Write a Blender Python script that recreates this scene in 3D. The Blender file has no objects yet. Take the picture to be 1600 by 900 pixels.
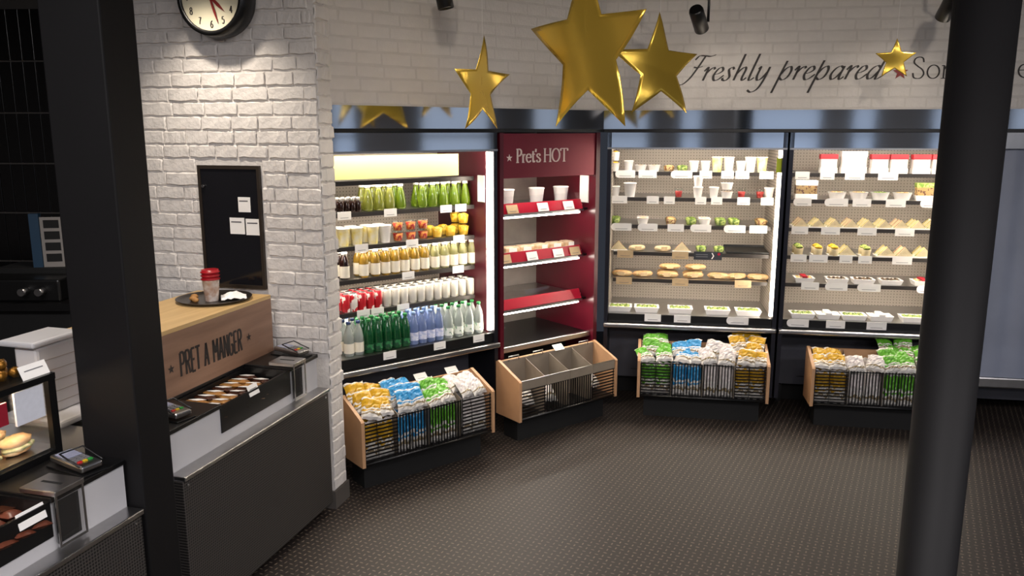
import bpy, bmesh, math, random
from mathutils import Vector, Matrix
R = math.radians
rnd = random.Random(7)
# ------------------------------------------------------------------ camera
F_PX, PITCH, CAM_Z = 1265.0, R(10.97), 2.0
CP, SP = math.cos(PITCH), math.sin(PITCH)
scene = bpy.context.scene
COL = scene.collection
cam_d = bpy.data.cameras.new('camera'); cam_d.sensor_width = 36; cam_d.lens = 36*F_PX/1600
cam_d.clip_start = 0.05
cam = bpy.data.objects.new('camera', cam_d); COL.objects.link(cam)
cam.location = (0, 0, CAM_Z); cam.rotation_euler = (math.pi/2-PITCH, 0, 0)
scene.camera = cam
# ------------------------------------------------------------------ world, exposure
w = bpy.data.worlds.new('world'); scene.world = w; w.use_nodes = True
w.node_tree.nodes['Background'].inputs[0].default_value = (.55, .62, .8, 1)
w.node_tree.nodes['Background'].inputs[1].default_value = .03
vs = scene.view_settings
vs.view_transform = 'Standard'; vs.look = 'None'; vs.exposure = 0.8; vs.gamma = 1.0
vs.use_curve_mapping = False
# light levels
E_FRIDGE, E_HOT, E_WINDOW = 19.0, 24.0, .36
P_BRICK, P_WASH, P_DOWN, P_FILL, P_FAR = 42.0, 4.0, 19.0, 52.0, 28.0

# unseen fill lights added overhead to raise the general light of the room
for _x, _y in ((-2.2, .6), (.6, .6), (3.4, .6), (.6, -2.6), (3.4, -2.6)):
    _d = bpy.data.lights.new('room_fill_light', 'AREA'); _d.shape = 'RECTANGLE'; _d.size = 1.2; _d.size_y = .6; _d.energy = P_FILL; _d.color = (1, .95, .96)
    _o = bpy.data.objects.new('room_fill_light', _d); COL.objects.link(_o); _o.location = (_x, _y, 3.13)

# ------------------------------------------------------------------ helpers
def lin(h):
    if isinstance(h, str):
        h = h.lstrip('#'); c = [int(h[i:i+2], 16)/255 for i in (0, 2, 4)]
        return tuple((x/12.92 if x <= .04045 else ((x+.055)/1.055)**2.4) for x in c)
    return tuple(h)
MATS = {}
def mat(name, col, rough=.5, metal=0, noise=None, bump=None, emit=None, trans=0, col2=None, spec=None):
    if name in MATS: return MATS[name]
    m = bpy.data.materials.new(name); m.use_nodes = True; MATS[name] = m
    nt = m.node_tree; b = nt.nodes['Principled BSDF']
    c = lin(col); b.inputs['Base Color'].default_value = (*c, 1)
    b.inputs['Roughness'].default_value = rough; b.inputs['Metallic'].default_value = metal
    if trans: b.inputs['Transmission Weight'].default_value = trans
    if spec is not None: b.inputs['Specular IOR Level'].default_value = spec
    if emit:
        b.inputs['Emission Color'].default_value = (*lin(emit[0]), 1); b.inputs['Emission Strength'].default_value = emit[1]
    if noise or bump:
        tc = nt.nodes.new('ShaderNodeTexCoord')
    if noise:
        n = nt.nodes.new('ShaderNodeTexNoise'); n.inputs['Scale'].default_value = noise[0]; n.inputs['Detail'].default_value = 4
        nt.links.new(tc.outputs['Object'], n.inputs['Vector'])
        r = nt.nodes.new('ShaderNodeValToRGB')
        r.color_ramp.elements[0].position = .32; r.color_ramp.elements[1].position = .68
        c2 = lin(col2) if col2 else tuple(x*(1-noise[1]) for x in c)
        r.color_ramp.elements[0].color = (*c2, 1); r.color_ramp.elements[1].color = (*c, 1)
        nt.links.new(n.outputs['Fac'], r.inputs[0]); nt.links.new(r.outputs[0], b.inputs['Base Color'])
    if bump:
        n = nt.nodes.new('ShaderNodeTexNoise'); n.inputs['Scale'].default_value = bump[0]; n.inputs['Detail'].default_value = 5
        nt.links.new(tc.outputs['Object'], n.inputs['Vector'])
        bp = nt.nodes.new('ShaderNodeBump'); bp.inputs['Strength'].default_value = bump[1]; bp.inputs['Distance'].default_value = .01
        nt.links.new(n.outputs['Fac'], bp.inputs['Height']); nt.links.new(bp.outputs[0], b.inputs['Normal'])
    return m
def nd(nt, t, **kw):
    n = nt.nodes.new(t)
    for k, v in kw.items():
        if k == 'op': n.operation = v
        elif k[0] == 'i' and k[1:].isdigit(): n.inputs[int(k[1:])].default_value = v
    return n
def mth(nt, op, a, b=None, c=None):
    n = nt.nodes.new('ShaderNodeMath'); n.operation = op
    for i, v in enumerate((a, b, c)):
        if v is None: continue
        if hasattr(v, 'links'): nt.links.new(v, n.inputs[i])
        else: n.inputs[i].default_value = v
    return n.outputs[0]
def glass_mat(name, tint=(1, 1, 1), refl=.05, rough=.03):
    m = bpy.data.materials.new(name); m.use_nodes = True; MATS[name] = m; nt = m.node_tree
    for n in list(nt.nodes):
        if n.type != 'OUTPUT_MATERIAL': nt.nodes.remove(n)
    out = nt.nodes[0]
    t = nd(nt, 'ShaderNodeBsdfTransparent', i0=(*tint, 1)); g = nd(nt, 'ShaderNodeBsdfGlossy'); g.inputs['Roughness'].default_value = rough
    fr = nd(nt, 'ShaderNodeLayerWeight')
    add = mth(nt, 'ADD', mth(nt, 'MULTIPLY', mth(nt, 'POWER', fr.outputs['Facing'], 4.0), .5), refl); mx = nd(nt, 'ShaderNodeMixShader')
    nt.links.new(add, mx.inputs[0]); nt.links.new(t.outputs[0], mx.inputs[1]); nt.links.new(g.outputs[0], mx.inputs[2])
    nt.links.new(mx.outputs[0], out.inputs[0]); return m

class MB:
    """collects geometry, builds ONE mesh object"""
    def __init__(s): s.v = []; s.f = []; s.sm = []
    def add(s, vs, fs, smooth=False):
        o = len(s.v); s.v += [tuple(p) for p in vs]
        for f in fs: s.f.append(tuple(i+o for i in f)); s.sm.append(smooth)
        return s
    def box(s, x0, x1, y0, y1, z0, z1):
        return s.add([(x, y, z) for z in (z0, z1) for y in (y0, y1) for x in (x0, x1)],
                     [(0, 2, 3, 1), (4, 5, 7, 6), (0, 1, 5, 4), (2, 6, 7, 3), (0, 4, 6, 2), (1, 3, 7, 5)])
    def bbox(s, x0, x1, y0, y1, z0, z1, b=.006):
        """box with chamfered edges"""
        bm = bmesh.new(); bmesh.ops.create_cube(bm, size=1)
        for v in bm.verts: v.co = ((x0+x1)/2+v.co.x*(x1-x0), (y0+y1)/2+v.co.y*(y1-y0), (z0+z1)/2+v.co.z*(z1-z0))
        bmesh.ops.bevel(bm, geom=bm.edges[:], offset=b, segments=2, affect='EDGES', profile=.5)
        bm.verts.index_update(); s.add([v.co[:] for v in bm.verts], [[v.index for v in f.verts] for f in bm.faces]); bm.free(); return s
    def lathe(s, prof, n=16, c=(0, 0, 0), smooth=True, cap0=True, cap1=True):
        k = len(prof); vs = []
        for r, z in prof:
            for i in range(n):
                a = 2*math.pi*i/n; vs.append((c[0]+r*math.cos(a), c[1]+r*math.sin(a), c[2]+z))
        fs = [(j*n+i, j*n+(i+1) % n, (j+1)*n+(i+1) % n, (j+1)*n+i) for j in range(k-1) for i in range(n)]
        s.add(vs, fs, smooth); o = len(s.v)-len(vs)
        if cap0: s.f.append(tuple(o+i for i in reversed(range(n)))); s.sm.append(False)
        if cap1: s.f.append(tuple(o+(k-1)*n+i for i in range(n))); s.sm.append(False)
        return s
    def prism(s, poly, axis, a0, a1):
        """poly 2D extruded along axis ('x','y','z') from a0 to a1"""
        n = len(poly)
        def P(p, a): return {'x': (a, p[0], p[1]), 'y': (p[0], a, p[1]), 'z': (p[0], p[1], a)}[axis]
        vs = [P(p, a0) for p in poly]+[P(p, a1) for p in poly]
        return s.add(vs, [tuple(range(n)), tuple(range(2*n-1, n-1, -1))]+[(i, (i+1) % n, (i+1) % n+n, i+n) for i in range(n)])
    def tube(s, pts, r, n=8, smooth=True):
        pts = [Vector(p) for p in pts]; vs = []; k = len(pts)
        for i, p in enumerate(pts):
            t = (pts[min(i+1, k-1)]-pts[max(i-1, 0)]).normalized()
            a = t.cross(Vector((0, 0, 1)) if abs(t.z) < .9 else Vector((1, 0, 0))).normalized(); b = t.cross(a)
            for j in range(n):
                an = 2*math.pi*j/n; vs.append(p+(a*math.cos(an)+b*math.sin(an))*r)
        fs = [(j*n+i, j*n+(i+1) % n, (j+1)*n+(i+1) % n, (j+1)*n+i) for j in range(k-1) for i in range(n)]
        fs += [tuple(range(n-1, -1, -1)), tuple((k-1)*n+i for i in range(n))]
        return s.add(vs, fs, smooth)
    def blob(s, c, r, seed=0, n=8, jit=.18):
        rr = random.Random(seed); vs = []; m = 5
        for j in range(m+1):
            th = math.pi*j/m
            for i in range(n):
                a = 2*math.pi*i/n; k = 1+rr.uniform(-jit, jit)
                vs.append((c[0]+r[0]*k*math.sin(th)*math.cos(a), c[1]+r[1]*k*math.sin(th)*math.sin(a), c[2]+r[2]*k*math.cos(th)))
        return s.add(vs, [(j*n+i, (j+1)*n+i, (j+1)*n+(i+1) % n, j*n+(i+1) % n) for j in range(m) for i in range(n)], True)
    def xform(s, M):
        s.v = [tuple(M @ Vector(p)) for p in s.v]; return s
    def mesh(s, name, m):
        me = bpy.data.meshes.new(name); me.from_pydata(s.v, [], s.f); me.validate()
        bm = bmesh.new(); bm.from_mesh(me); bmesh.ops.recalc_face_normals(bm, faces=bm.faces[:]); bm.to_mesh(me); bm.free()
        if len(me.polygons) == len(s.sm): me.polygons.foreach_set('use_smooth', s.sm)
        if m: me.materials.append(m)
        return me
    def build(s, name, m, parent=None, loc=(0, 0, 0), rz=0):
        return link(name, s.mesh(name, m), parent, loc, rz)
def link(name, me, parent=None, loc=(0, 0, 0), rz=0, rot=None):
    o = bpy.data.objects.new(name, me); COL.objects.link(o); o.parent = parent
    o.location = loc; o.rotation_euler = rot if rot else (0, 0, rz); return o
def tag(o, label=None, cat=None, group=None, kind=None):
    if label: o['label'] = label
    if cat: o['category'] = cat
    if group: o['group'] = group
    if kind: o['kind'] = kind
    return o
def empty(name, label, cat, loc=(0, 0, 0), rz=0, group=None):
    return tag(link(name, None, None, loc, rz), label, cat, group)
def dup(o, parent=None):
    c = o.copy(); COL.objects.link(c); c.parent = parent
    for ch in list(o.children): dup(ch, c)
    return c
PROTO = {}
def place(key, builder, loc, rot, label, cat, group=None, scale=1.0):
    if key not in PROTO: o = PROTO[key] = builder()
    else: o = dup(PROTO[key])
    o.location = loc; o.rotation_euler = rot if isinstance(rot, tuple) else (0, 0, rot)
    o.scale = (scale,)*3 if not isinstance(scale, tuple) else scale
    if 'group' in o.keys() and not group: del o['group']
    return tag(o, label, cat, group)
class Unit:
    """a straight run along a wall: local x along it, y inwards, z up"""
    def __init__(s, o, ang): s.o = o; s.a = ang; s.c = math.cos(ang); s.s = math.sin(ang)
    def W(s, x, y, z=0): return (s.o[0]+s.c*x-s.s*y, s.o[1]+s.s*x+s.c*y, z)
    def lx(s, px, q, z):
        """local x at which a picture column crosses the line y=q, height z"""
        u = px-800
        return (F_PX*(s.o[0]-s.s*q)-u*((s.o[1]+s.c*q)*CP+(CAM_Z-z)*SP))/(u*s.s*CP-F_PX*s.c)

# ------------------------------------------------------------------ materials
M_brick = mat('white painted brick', '#d9d4cf', .62, noise=(14, .07), bump=(38, .6))
M_mortar = mat('white painted mortar', '#d0cbc6', .7, noise=(10, .08), bump=(60, .4))
M_blackcol = mat('black column paint', '#121112', .6, noise=(3, .15), spec=.2)
M_steel = mat('brushed steel', '#b9b8b8', .28, 1, noise=(20, .08))
M_mirror = mat('polished steel', '#c3c8d0', .07, 1, bump=(2.5, .02))
M_darksteel = mat('dark steel', '#3a3a42', .3, .8, noise=(12, .1))
M_black = mat('black plastic', '#0c0c0d', .35, noise=(8, .2))
M_matblack = mat('matt black', '#0a0a0a', .8, noise=(8, .2))
M_white = mat('white laminate', '#bfbec0', .45, noise=(6, .04))
M_card = mat('white card', '#f1efeb', .6, noise=(30, .03))
M_kraft = mat('tan card', '#cbb088', .7, noise=(40, .08))
M_maroon = mat('maroon paint', '#570f1f', .28, noise=(5, .1))
M_redlip = mat('red enamel', '#a3122c', .3, noise=(8, .08))
M_base = mat('grey base panel', '#4a4a52', .5, noise=(6, .1))
M_ply = mat('birch plywood', '#bd936d', .5, noise=(9, .12))
M_light = mat('warm led tube', '#ffffff', .5, emit=('#fff0dc', E_FRIDGE))
M_hotlight = mat('heat lamp tube', '#ffffff', .5, emit=('#fff4e6', E_HOT))
M_gold = mat('gold foil', '#e9c350', .22, .7, bump=(3.5, .25))
M_glass = glass_mat('clear glass')
M_clear = glass_mat('clear plastic', (.93, .95, .95), .03, .15)
M_ink = mat('dark brown lettering', '#2b2523', .6, noise=(20, .1))
M_pale = mat('pale lettering', '#ead6d0', .5, noise=(20, .05))

def wood_mat(name, c1, c2, axis=0):
    m = mat(name, c1, .45); nt = m.node_tree; b = nt.nodes['Principled BSDF']
    tc = nd(nt, 'ShaderNodeTexCoord'); mp = nd(nt, 'ShaderNodeMapping'); sc = [9, 9, 9]; sc[axis] = .8
    mp.inputs['Scale'].default_value = sc; n = nd(nt, 'ShaderNodeTexNoise'); n.inputs['Scale'].default_value = 3; n.inputs['Detail'].default_value = 6
    r = nd(nt, 'ShaderNodeValToRGB'); r.color_ramp.elements[0].position = .3; r.color_ramp.elements[1].position = .7
    r.color_ramp.elements[0].color = (*lin(c2), 1); r.color_ramp.elements[1].color = (*lin(c1), 1)
    nt.links.new(tc.outputs['Object'], mp.inputs[0]); nt.links.new(mp.outputs[0], n.inputs['Vector'])
    nt.links.new(n.outputs['Fac'], r.inputs[0]); nt.links.new(r.outputs[0], b.inputs['Base Color']); return m
M_woodtop = wood_mat('light oak top', '#d3b27c', '#bd9a66')
M_woodfront = wood_mat('oak front', '#93725c', '#7c5d4a')

def dots_mat(name, base, dot, cell, rad, axes=(0, 2), rough=.4, metal=0.0):
    """flat panel punched with a grid of small holes"""
    m = mat(name, base, rough, metal); nt = m.node_tree; b = nt.nodes['Principled BSDF']
    tc = nd(nt, 'ShaderNodeTexCoord'); sp = nd(nt, 'ShaderNodeSeparateXYZ'); nt.links.new(tc.outputs['Object'], sp.inputs[0])
    q = []
    for a in axes:
        f = mth(nt, 'FRACT', mth(nt, 'MULTIPLY', sp.outputs[a], 1/cell)); q.append(mth(nt, 'POWER', mth(nt, 'SUBTRACT', f, .5), 2.0))
    d = mth(nt, 'SQRT', mth(nt, 'ADD', q[0], q[1])); k = mth(nt, 'LESS_THAN', d, rad)
    mx = nd(nt, 'ShaderNodeMix'); mx.data_type = 'RGBA'
    mx.inputs[6].default_value = (*lin(base), 1); mx.inputs[7].default_value = (*lin(dot), 1)
    nt.links.new(k, mx.inputs[0]); nt.links.new(mx.outputs[2], b.inputs['Base Color']); return m
M_perf = dots_mat('perforated fridge back', '#a89f94', '#5c5550', .022, .16)
M_mesh = dots_mat('perforated dark panel', '#4a4643', '#191817', .012, .34, rough=.5, metal=.3)

def floor_mat():
    m = mat('tread pattern rubber', '#3a322d', .55); nt = m.node_tree; b = nt.nodes['Principled BSDF']
    tc = nd(nt, 'ShaderNodeTexCoord'); mp = nd(nt, 'ShaderNodeMapping'); mp.inputs['Rotation'].default_value = (0, 0, R(27)); mp.inputs['Scale'].default_value = (1/.032,)*3
    nt.links.new(tc.outputs['Object'], mp.inputs[0]); sp = nd(nt, 'ShaderNodeSeparateXYZ'); nt.links.new(mp.outputs[0], sp.inputs[0])
    X, Y = sp.outputs[0], sp.outputs[1]
    par = mth(nt, 'MODULO', mth(nt, 'ADD', mth(nt, 'ADD', mth(nt, 'FLOOR', X), mth(nt, 'FLOOR', Y)), 1000.0), 2.0)
    dx = mth(nt, 'ABSOLUTE', mth(nt, 'SUBTRACT', mth(nt, 'FRACT', X), .5)); dy = mth(nt, 'ABSOLUTE', mth(nt, 'SUBTRACT', mth(nt, 'FRACT', Y), .5))
    inv = mth(nt, 'SUBTRACT', 1.0, par)
    la = mth(nt, 'ADD', mth(nt, 'MULTIPLY', dx, par), mth(nt, 'MULTIPLY', dy, inv)); lb = mth(nt, 'ADD', mth(nt, 'MULTIPLY', dy, par), mth(nt, 'MULTIPLY', dx, inv))
    d = mth(nt, 'SQRT', mth(nt, 'ADD', mth(nt, 'POWER', mth(nt, 'MULTIPLY', la, 1.0), 2.0), mth(nt, 'POWER', mth(nt, 'MULTIPLY', lb, 2.6), 2.0)))
    r = nd(nt, 'ShaderNodeMapRange'); r.inputs[1].default_value = .22; r.inputs[2].default_value = .36; r.inputs[3].default_value = 1; r.inputs[4].default_value = 0
    nt.links.new(d, r.inputs[0])
    ns = nd(nt, 'ShaderNodeTexNoise'); ns.inputs['Scale'].default_value = .35; ns.inputs['Detail'].default_value = 3; nt.links.new(mp.outputs[0], ns.inputs['Vector'])
    k = mth(nt, 'MULTIPLY', r.outputs[0], mth(nt, 'ADD', mth(nt, 'MULTIPLY', ns.outputs['Fac'], 1.2), .1))
    mx = nd(nt, 'ShaderNodeMix'); mx.data_type = 'RGBA'; mx.inputs[6].default_value = (*lin('#231d1a'), 1); mx.inputs[7].default_value = (*lin('#75685a'), 1)
    nt.links.new(k, mx.inputs[0]); nt.links.new(mx.outputs[2], b.inputs['Base Color'])
    bp = nd(nt, 'ShaderNodeBump'); bp.inputs['Strength'].default_value = .3; bp.inputs['Distance'].default_value = .002
    nt.links.new(r.outputs[0], bp.inputs['Height']); nt.links.new(bp.outputs[0], b.inputs['Normal']); return m
M_floor = floor_mat()

# ------------------------------------------------------------------ layout
AL, AR = R(38), R(-9.5)
C = (.64, 5.76)
def along(o, ang, d): return (o[0]+math.cos(ang)*d, o[1]+math.sin(ang)*d)
U_drink = Unit(along(C, AL, -2.20), AL); W_DRINK = 1.27
U_hot = Unit(along(C, AL, -.91), AL); W_HOT = .88
U_sal = Unit(along(C, AR, .03), AR); W_F = 1.21
U_san = Unit(along(C, AR, 1.255), AR)
U_cov = Unit(along(C, AR, 2.49), AR)
BR = R(-15); K = (-.955, 4.07)
U_brick = Unit(along(K, BR, -1.25), BR)
U_cnt = Unit((-.945, 4.05), R(74.2))
CEIL = 3.15

# ------------------------------------------------------------------ room shell
def struct(o): o['kind'] = 'structure'; return o
struct(MB().add([(-6, -6, 0), (7, -6, 0), (7, 8, 0), (-6, 8, 0)], [(0, 1, 2, 3)]).build('floor', M_floor))
struct(MB().box(-6, 7, -6, 8, CEIL, CEIL+.1).build('ceiling', mat('dark ceiling paint', '#5a5652', .8, noise=(3, .1))))
M_shell = mat('grey wall paint', '#6d6966', .7, noise=(4, .08))
struct(MB().box(-6.1, -6, -6, 8, 0, CEIL).build('wall_side_left', M_shell))
# street front behind the viewer: a wall with four tall daylight windows
M_day = mat('daylight window pane', '#8fb0d8', .1, emit=('#cbd3e0', E_WINDOW))
wn_n = 0
def window_wall(name, o, ang, L, spans):
    global wn_n
    fw = MB().box(0, L, 0, .1, 0, .6).box(0, L, 0, .1, 2.6, CEIL)
    e = [0]+[v for a, b in spans for v in (a, b)]+[L]
    for i in range(0, len(e), 2): fw.box(e[i], e[i+1], 0, .1, .6, 2.6)
    struct(fw.build(name, M_shell, None, (*o, 0), ang))
    for a, b in spans:
        wn_n += 1
        wn = struct(MB().box(a, b, .04, .06, .6, 2.6).build('window_%d' % wn_n, M_day, None, (*o, 0), ang))
        MB().box(a, a+.05, .06, .12, .6, 2.6).box(b-.05, b, .06, .12, .6, 2.6).box(a+.05, b-.05, .06, .12, .6, .66).box(a+.05, b-.05, .06, .12, 2.54, 2.6).box(a+.05, b-.05, .06, .12, 1.9, 1.95).build('window_frame', M_black, wn)
window_wall('wall_front', (-6, -6.1), 0, 13, ((.8, 1.7), (2.3, 2.9), (3.9, 5.0), (5.6, 6.1), (7.0, 8.4), (8.9, 9.4), (10.3, 11.2), (11.6, 12.4)))
window_wall('wall_side_right', (7.1, -6), R(90), 14, ((1.0, 2.2), (2.9, 3.5), (4.5, 5.9), (6.5, 7.0), (8.0, 9.2), (9.8, 10.3)))
# bricks: irregular painted blocks shared between all brick walls
def brick_mesh(seed, soft):
    rr = random.Random(seed); nx, nz = (6, 4) if soft else (8, 4); L, H = .17, .066; vs = []
    for j in range(nz):
        for i in range(nx):
            edge = i in (0, nx-1) or j in (0, nz-1)
            if edge:
                x = (-.5+i/(nx-1))*L; z = (-.5+j/(nz-1))*H; y = .004
                y = .004 if (soft or j in (0, nz-1)) else -.0045
                x += rr.uniform(-1, 1)*.0015; z += rr.uniform(-1, 1)*(.0042 if not soft else .001)
            else:
                x = (-.5+.03+(i-1)/(nx-3)*.94)*L; z = (-.5+.09+(j-1)/(nz-3)*.82)*H
                x += rr.uniform(-1, 1)*.003; z += rr.uniform(-1, 1)*(.002 if soft else .0034)
                y = -(.0014 if soft else .0088)+rr.uniform(-1, 1)*(.0003 if soft else .0022)
            vs.append((x, y, z))
    fs = [(j*nx+i, j*nx+i+1, (j+1)*nx+i+1, (j+1)*nx+i) for j in range(nz-1) for i in range(nx-1)]
    m = MB().add(vs, fs, False); return m.mesh('brick', M_brick)
BV = [brick_mesh(s, False) for s in range(9)]; BS = [brick_mesh(s+50, True) for s in range(7)]
def lay_bricks(parent, meshes, x0, x1, z0, z1, seed, y=0.0, skip=None, rz=0, axis='x', course=.0715):
    rr = random.Random(seed); r = 0; z = z0+course/2
    while z < z1:
        x = x0-rr.uniform(0, .09)
        while x < x1-.015:
            L = rr.choice([.155, .17, .175, .19, .21, .13, .2]); a, b = max(x, x0), min(x+L-.004, x1); x += L
            if b-a < .03: continue
            c = (a+b)/2
            if skip and skip[2] < z < skip[3] and b > skip[0] and a < skip[1]:
                if a < skip[0]: b = skip[0]
                elif b > skip[1]: a = skip[1]
                else: continue
                if b-a < .025: continue
                c = (a+b)/2
            o = link('brick', rr.choice(meshes), parent, (c, y, z) if axis == 'x' else (y, c, z), rz)
            o.scale = ((b-a)/.17, rr.uniform(.55, 1.35), (course-.005)/.066*rr.uniform(.93, 1.04)); o.rotation_euler.y = rr.uniform(-.012, .012)
        z += course; r += 1
# brick wall with the clock
bw = struct(MB().box(0, 1.25, 0, .14, 0, CEIL).build('wall_left', M_mortar, None, U_brick.W(0, 0), BR))
px0, px1 = U_brick.lx(318, 0, 1.5), U_brick.lx(413, 0, 1.5)
lay_bricks(bw, BV, .05, 1.25, .86, 2.72, 3, skip=(px0-.004, px1+.004, 1.17, 1.85))
lay_bricks(bw, BV, 0, .14, .1, 2.72, 4, y=1.25, rz=R(90), axis='y')
sk = struct(MB().box(1.12, 1.262, -.012, .152, 0, .1).build('baseboard_left', mat('grey skirting', '#55504c', .5, noise=(5, .1)), None, U_brick.W(0, 0), BR))
# bulkheads above the fridges
wb = struct(MB().box(0, 2.36, 0, .1, 2.14, CEIL).build('wall_back', M_mortar, None, along(C, AL, -2.35)+(0,), AL))
lay_bricks(wb, BS, 0, 2.35, 2.145, 2.9, 11)
wr = struct(MB().box(0, 4.4, 0, .1, 2.14, CEIL).build('wall_right', M_mortar, None, (*C, 0), AR))
lay_bricks(wr, BS, 0.0, 4.0, 2.145, 2.86, 12)
for k, (nm, org, ang, x0, x1) in enumerate((('left', C, AL, -2.35, .0), ('right', C, AR, 0, 4.4))):
    struct(MB().box(x0, x1, .0, .08, 2.014, 2.14).build('trim_%d' % (2*k+1), M_mirror, None, (*org, 0), ang))
    struct(MB().box(x0, x1, -.012, .08, 1.992, 2.012).build('trim_%d' % (2*k+2), M_black, None, (*org, 0), ang))
    struct(MB().box(x0, x1, .76, .82, 0, 2.14).build('wall_rear_%s' % nm, M_shell, None, (*org, 0), ang))
    struct(MB().box(x0, x1, .08, .82, 2.02, 2.12).build('wall_soffit_%s' % nm, M_shell, None, (*org, 0), ang))
# dark tiled wall behind the servery
U_tile = Unit((-4.4, 5.15), R(-3))
wt = struct(MB().box(0, 2.7, 0, .1, 0, CEIL).build('wall_servery', mat('grey grout', '#4a4642', .8, noise=(20, .1)), None, U_tile.W(0, 0), R(-3)))
tm = MB().bbox(-.0355, .0355, -.008, .002, -.148, .148, .002).mesh('tile', mat('black glazed tile', '#0b0a0b', .25, noise=(9, .15)))
i0 = int(U_tile.lx(-40, 0, 2.2)/.076)
for i in range(i0, i0+13):
    for j in range(3, 9): link('tile', tm, wt, (i*.076+.04, 0, .12+j*.306))

# ------------------------------------------------------------------ lights of the shop
def spot(loc, tgt, p, ang, blend=.5, col=(1, .88, .74), r=.04):
    d = bpy.data.lights.new('spot', 'SPOT'); d.energy = p; d.spot_size = R(ang); d.spot_blend = blend; d.color = col; d.shadow_soft_size = r
    o = bpy.data.objects.new('spot', d); COL.objects.link(o); o.location = loc
    o.rotation_euler = (Vector(tgt)-Vector(loc)).to_track_quat('-Z', 'Y').to_euler(); return o
U_ceil = Unit((0, 0), 0)
def track_spot(key, px, py, Y, aim, p, ang, label, blend=.5, lit=True, drop=.0):
    """ceiling spotlight whose head shows at picture point px,py at distance Y"""
    v = py-450; dz = -F_PX*SP-v*CP; dy = F_PX*CP-v*SP; t = Y/dy
    head = Vector(((px-800)*t, Y, CAM_Z+dz*t)); return make_spot(head, aim, p, ang, label, blend)
def make_spot(head, aim, p, ang, label, blend=.5):
    d = (Vector(aim)-head).normalized(); top = CEIL
    root = empty('ceiling_spotlight', label, 'spotlight', (head.x, head.y, top), 0)
    hl = head-Vector((head.x, head.y, top))
    q = d.to_track_quat('-Z', 'Y').to_matrix().to_4x4(); M = Matrix.Translation(hl) @ q
    MB().lathe([(.036, .1), (.042, .085), (.042, -.06), (.039, -.062), (.036, -.03)], 20, cap1=False).xform(M).build('head', M_black, root)
    MB().lathe([(.034, -.032), (.034, -.034)], 16).xform(M).build('lens', mat('lit lamp lens', '#ffffff', .3, emit=('#ffe9c8', 12)), root)
    MB().tube([hl+Vector((.05, 0, .0)), hl+Vector((.05, 0, .12)), hl+Vector((0, 0, .14)), (0, 0, -.03)], .008).build('arm', M_black, root)
    MB().box(-.05, .05, -.02, .02, -.03, -.001).build('track_adapter', M_black, root)
    s = spot(head+d*.066, aim, p, ang, blend); s.parent = root; s.location = (head+d*.066)-Vector((head.x, head.y, top)); s.name = 'lamp'
    return root
ct = U_brick.lx(352, 0, 2.3)
make_spot(Vector(U_brick.W(ct, -.47, 2.95)), U_brick.W(ct, -.36, 1.0), P_BRICK, 100, 'black ceiling spotlight shining down on the brick wall under the clock', .75)
track_spot('a', 693, -6, 4.3, (.2, 4.3, 0), P_DOWN, 75, 'black cylinder spotlight hanging over the juice fridge')
track_spot('b', 1093, 34, 4.9, (1.5, 5.6, 2.0), P_WASH, 95, 'black spotlight tilted towards the script lettering', .9)
track_spot('c', 1480, 14, 4.7, (2.4, 5.3, 2.05), P_WASH, 95, 'black spotlight beside the round column', .9)
make_spot(Vector((-.35, 3.7, 2.98)), (-.3, 4.4, 0), P_DOWN, 80, 'black ceiling spotlight over the floor by the counter')
make_spot(Vector((1.1, 3.3, 2.98)), (1.0, 3.7, 0), P_DOWN*.5, 80, 'black ceiling spotlight over the middle of the floor')
make_spot(Vector((-1.35, 3.35, 2.98)), (-1.5, 3.5, .9), P_DOWN*.4, 60, 'black ceiling spotlight over the till counter')
make_spot(Vector((-1.0, 2.1, 2.98)), (-1.45, 2.4, .8), P_DOWN*.25, 60, 'black ceiling spotlight over the near counter bay')

make_spot(Vector((-.2, 2.2, 2.98)), (.1, 5.4, 2.35), P_FAR*.8, 80, 'unseen ceiling spotlight added to brighten the wall over the drinks fridge', 1.0)  # added out of view to brighten the upper wall and the foil stars
make_spot(Vector((1.7, 2.4, 2.98)), (2.0, 5.5, 2.3), P_FAR, 85, 'unseen ceiling spotlight added to brighten the wall with the script lettering', 1.0)  # second added spotlight, also out of view, for the lettered wall

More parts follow.
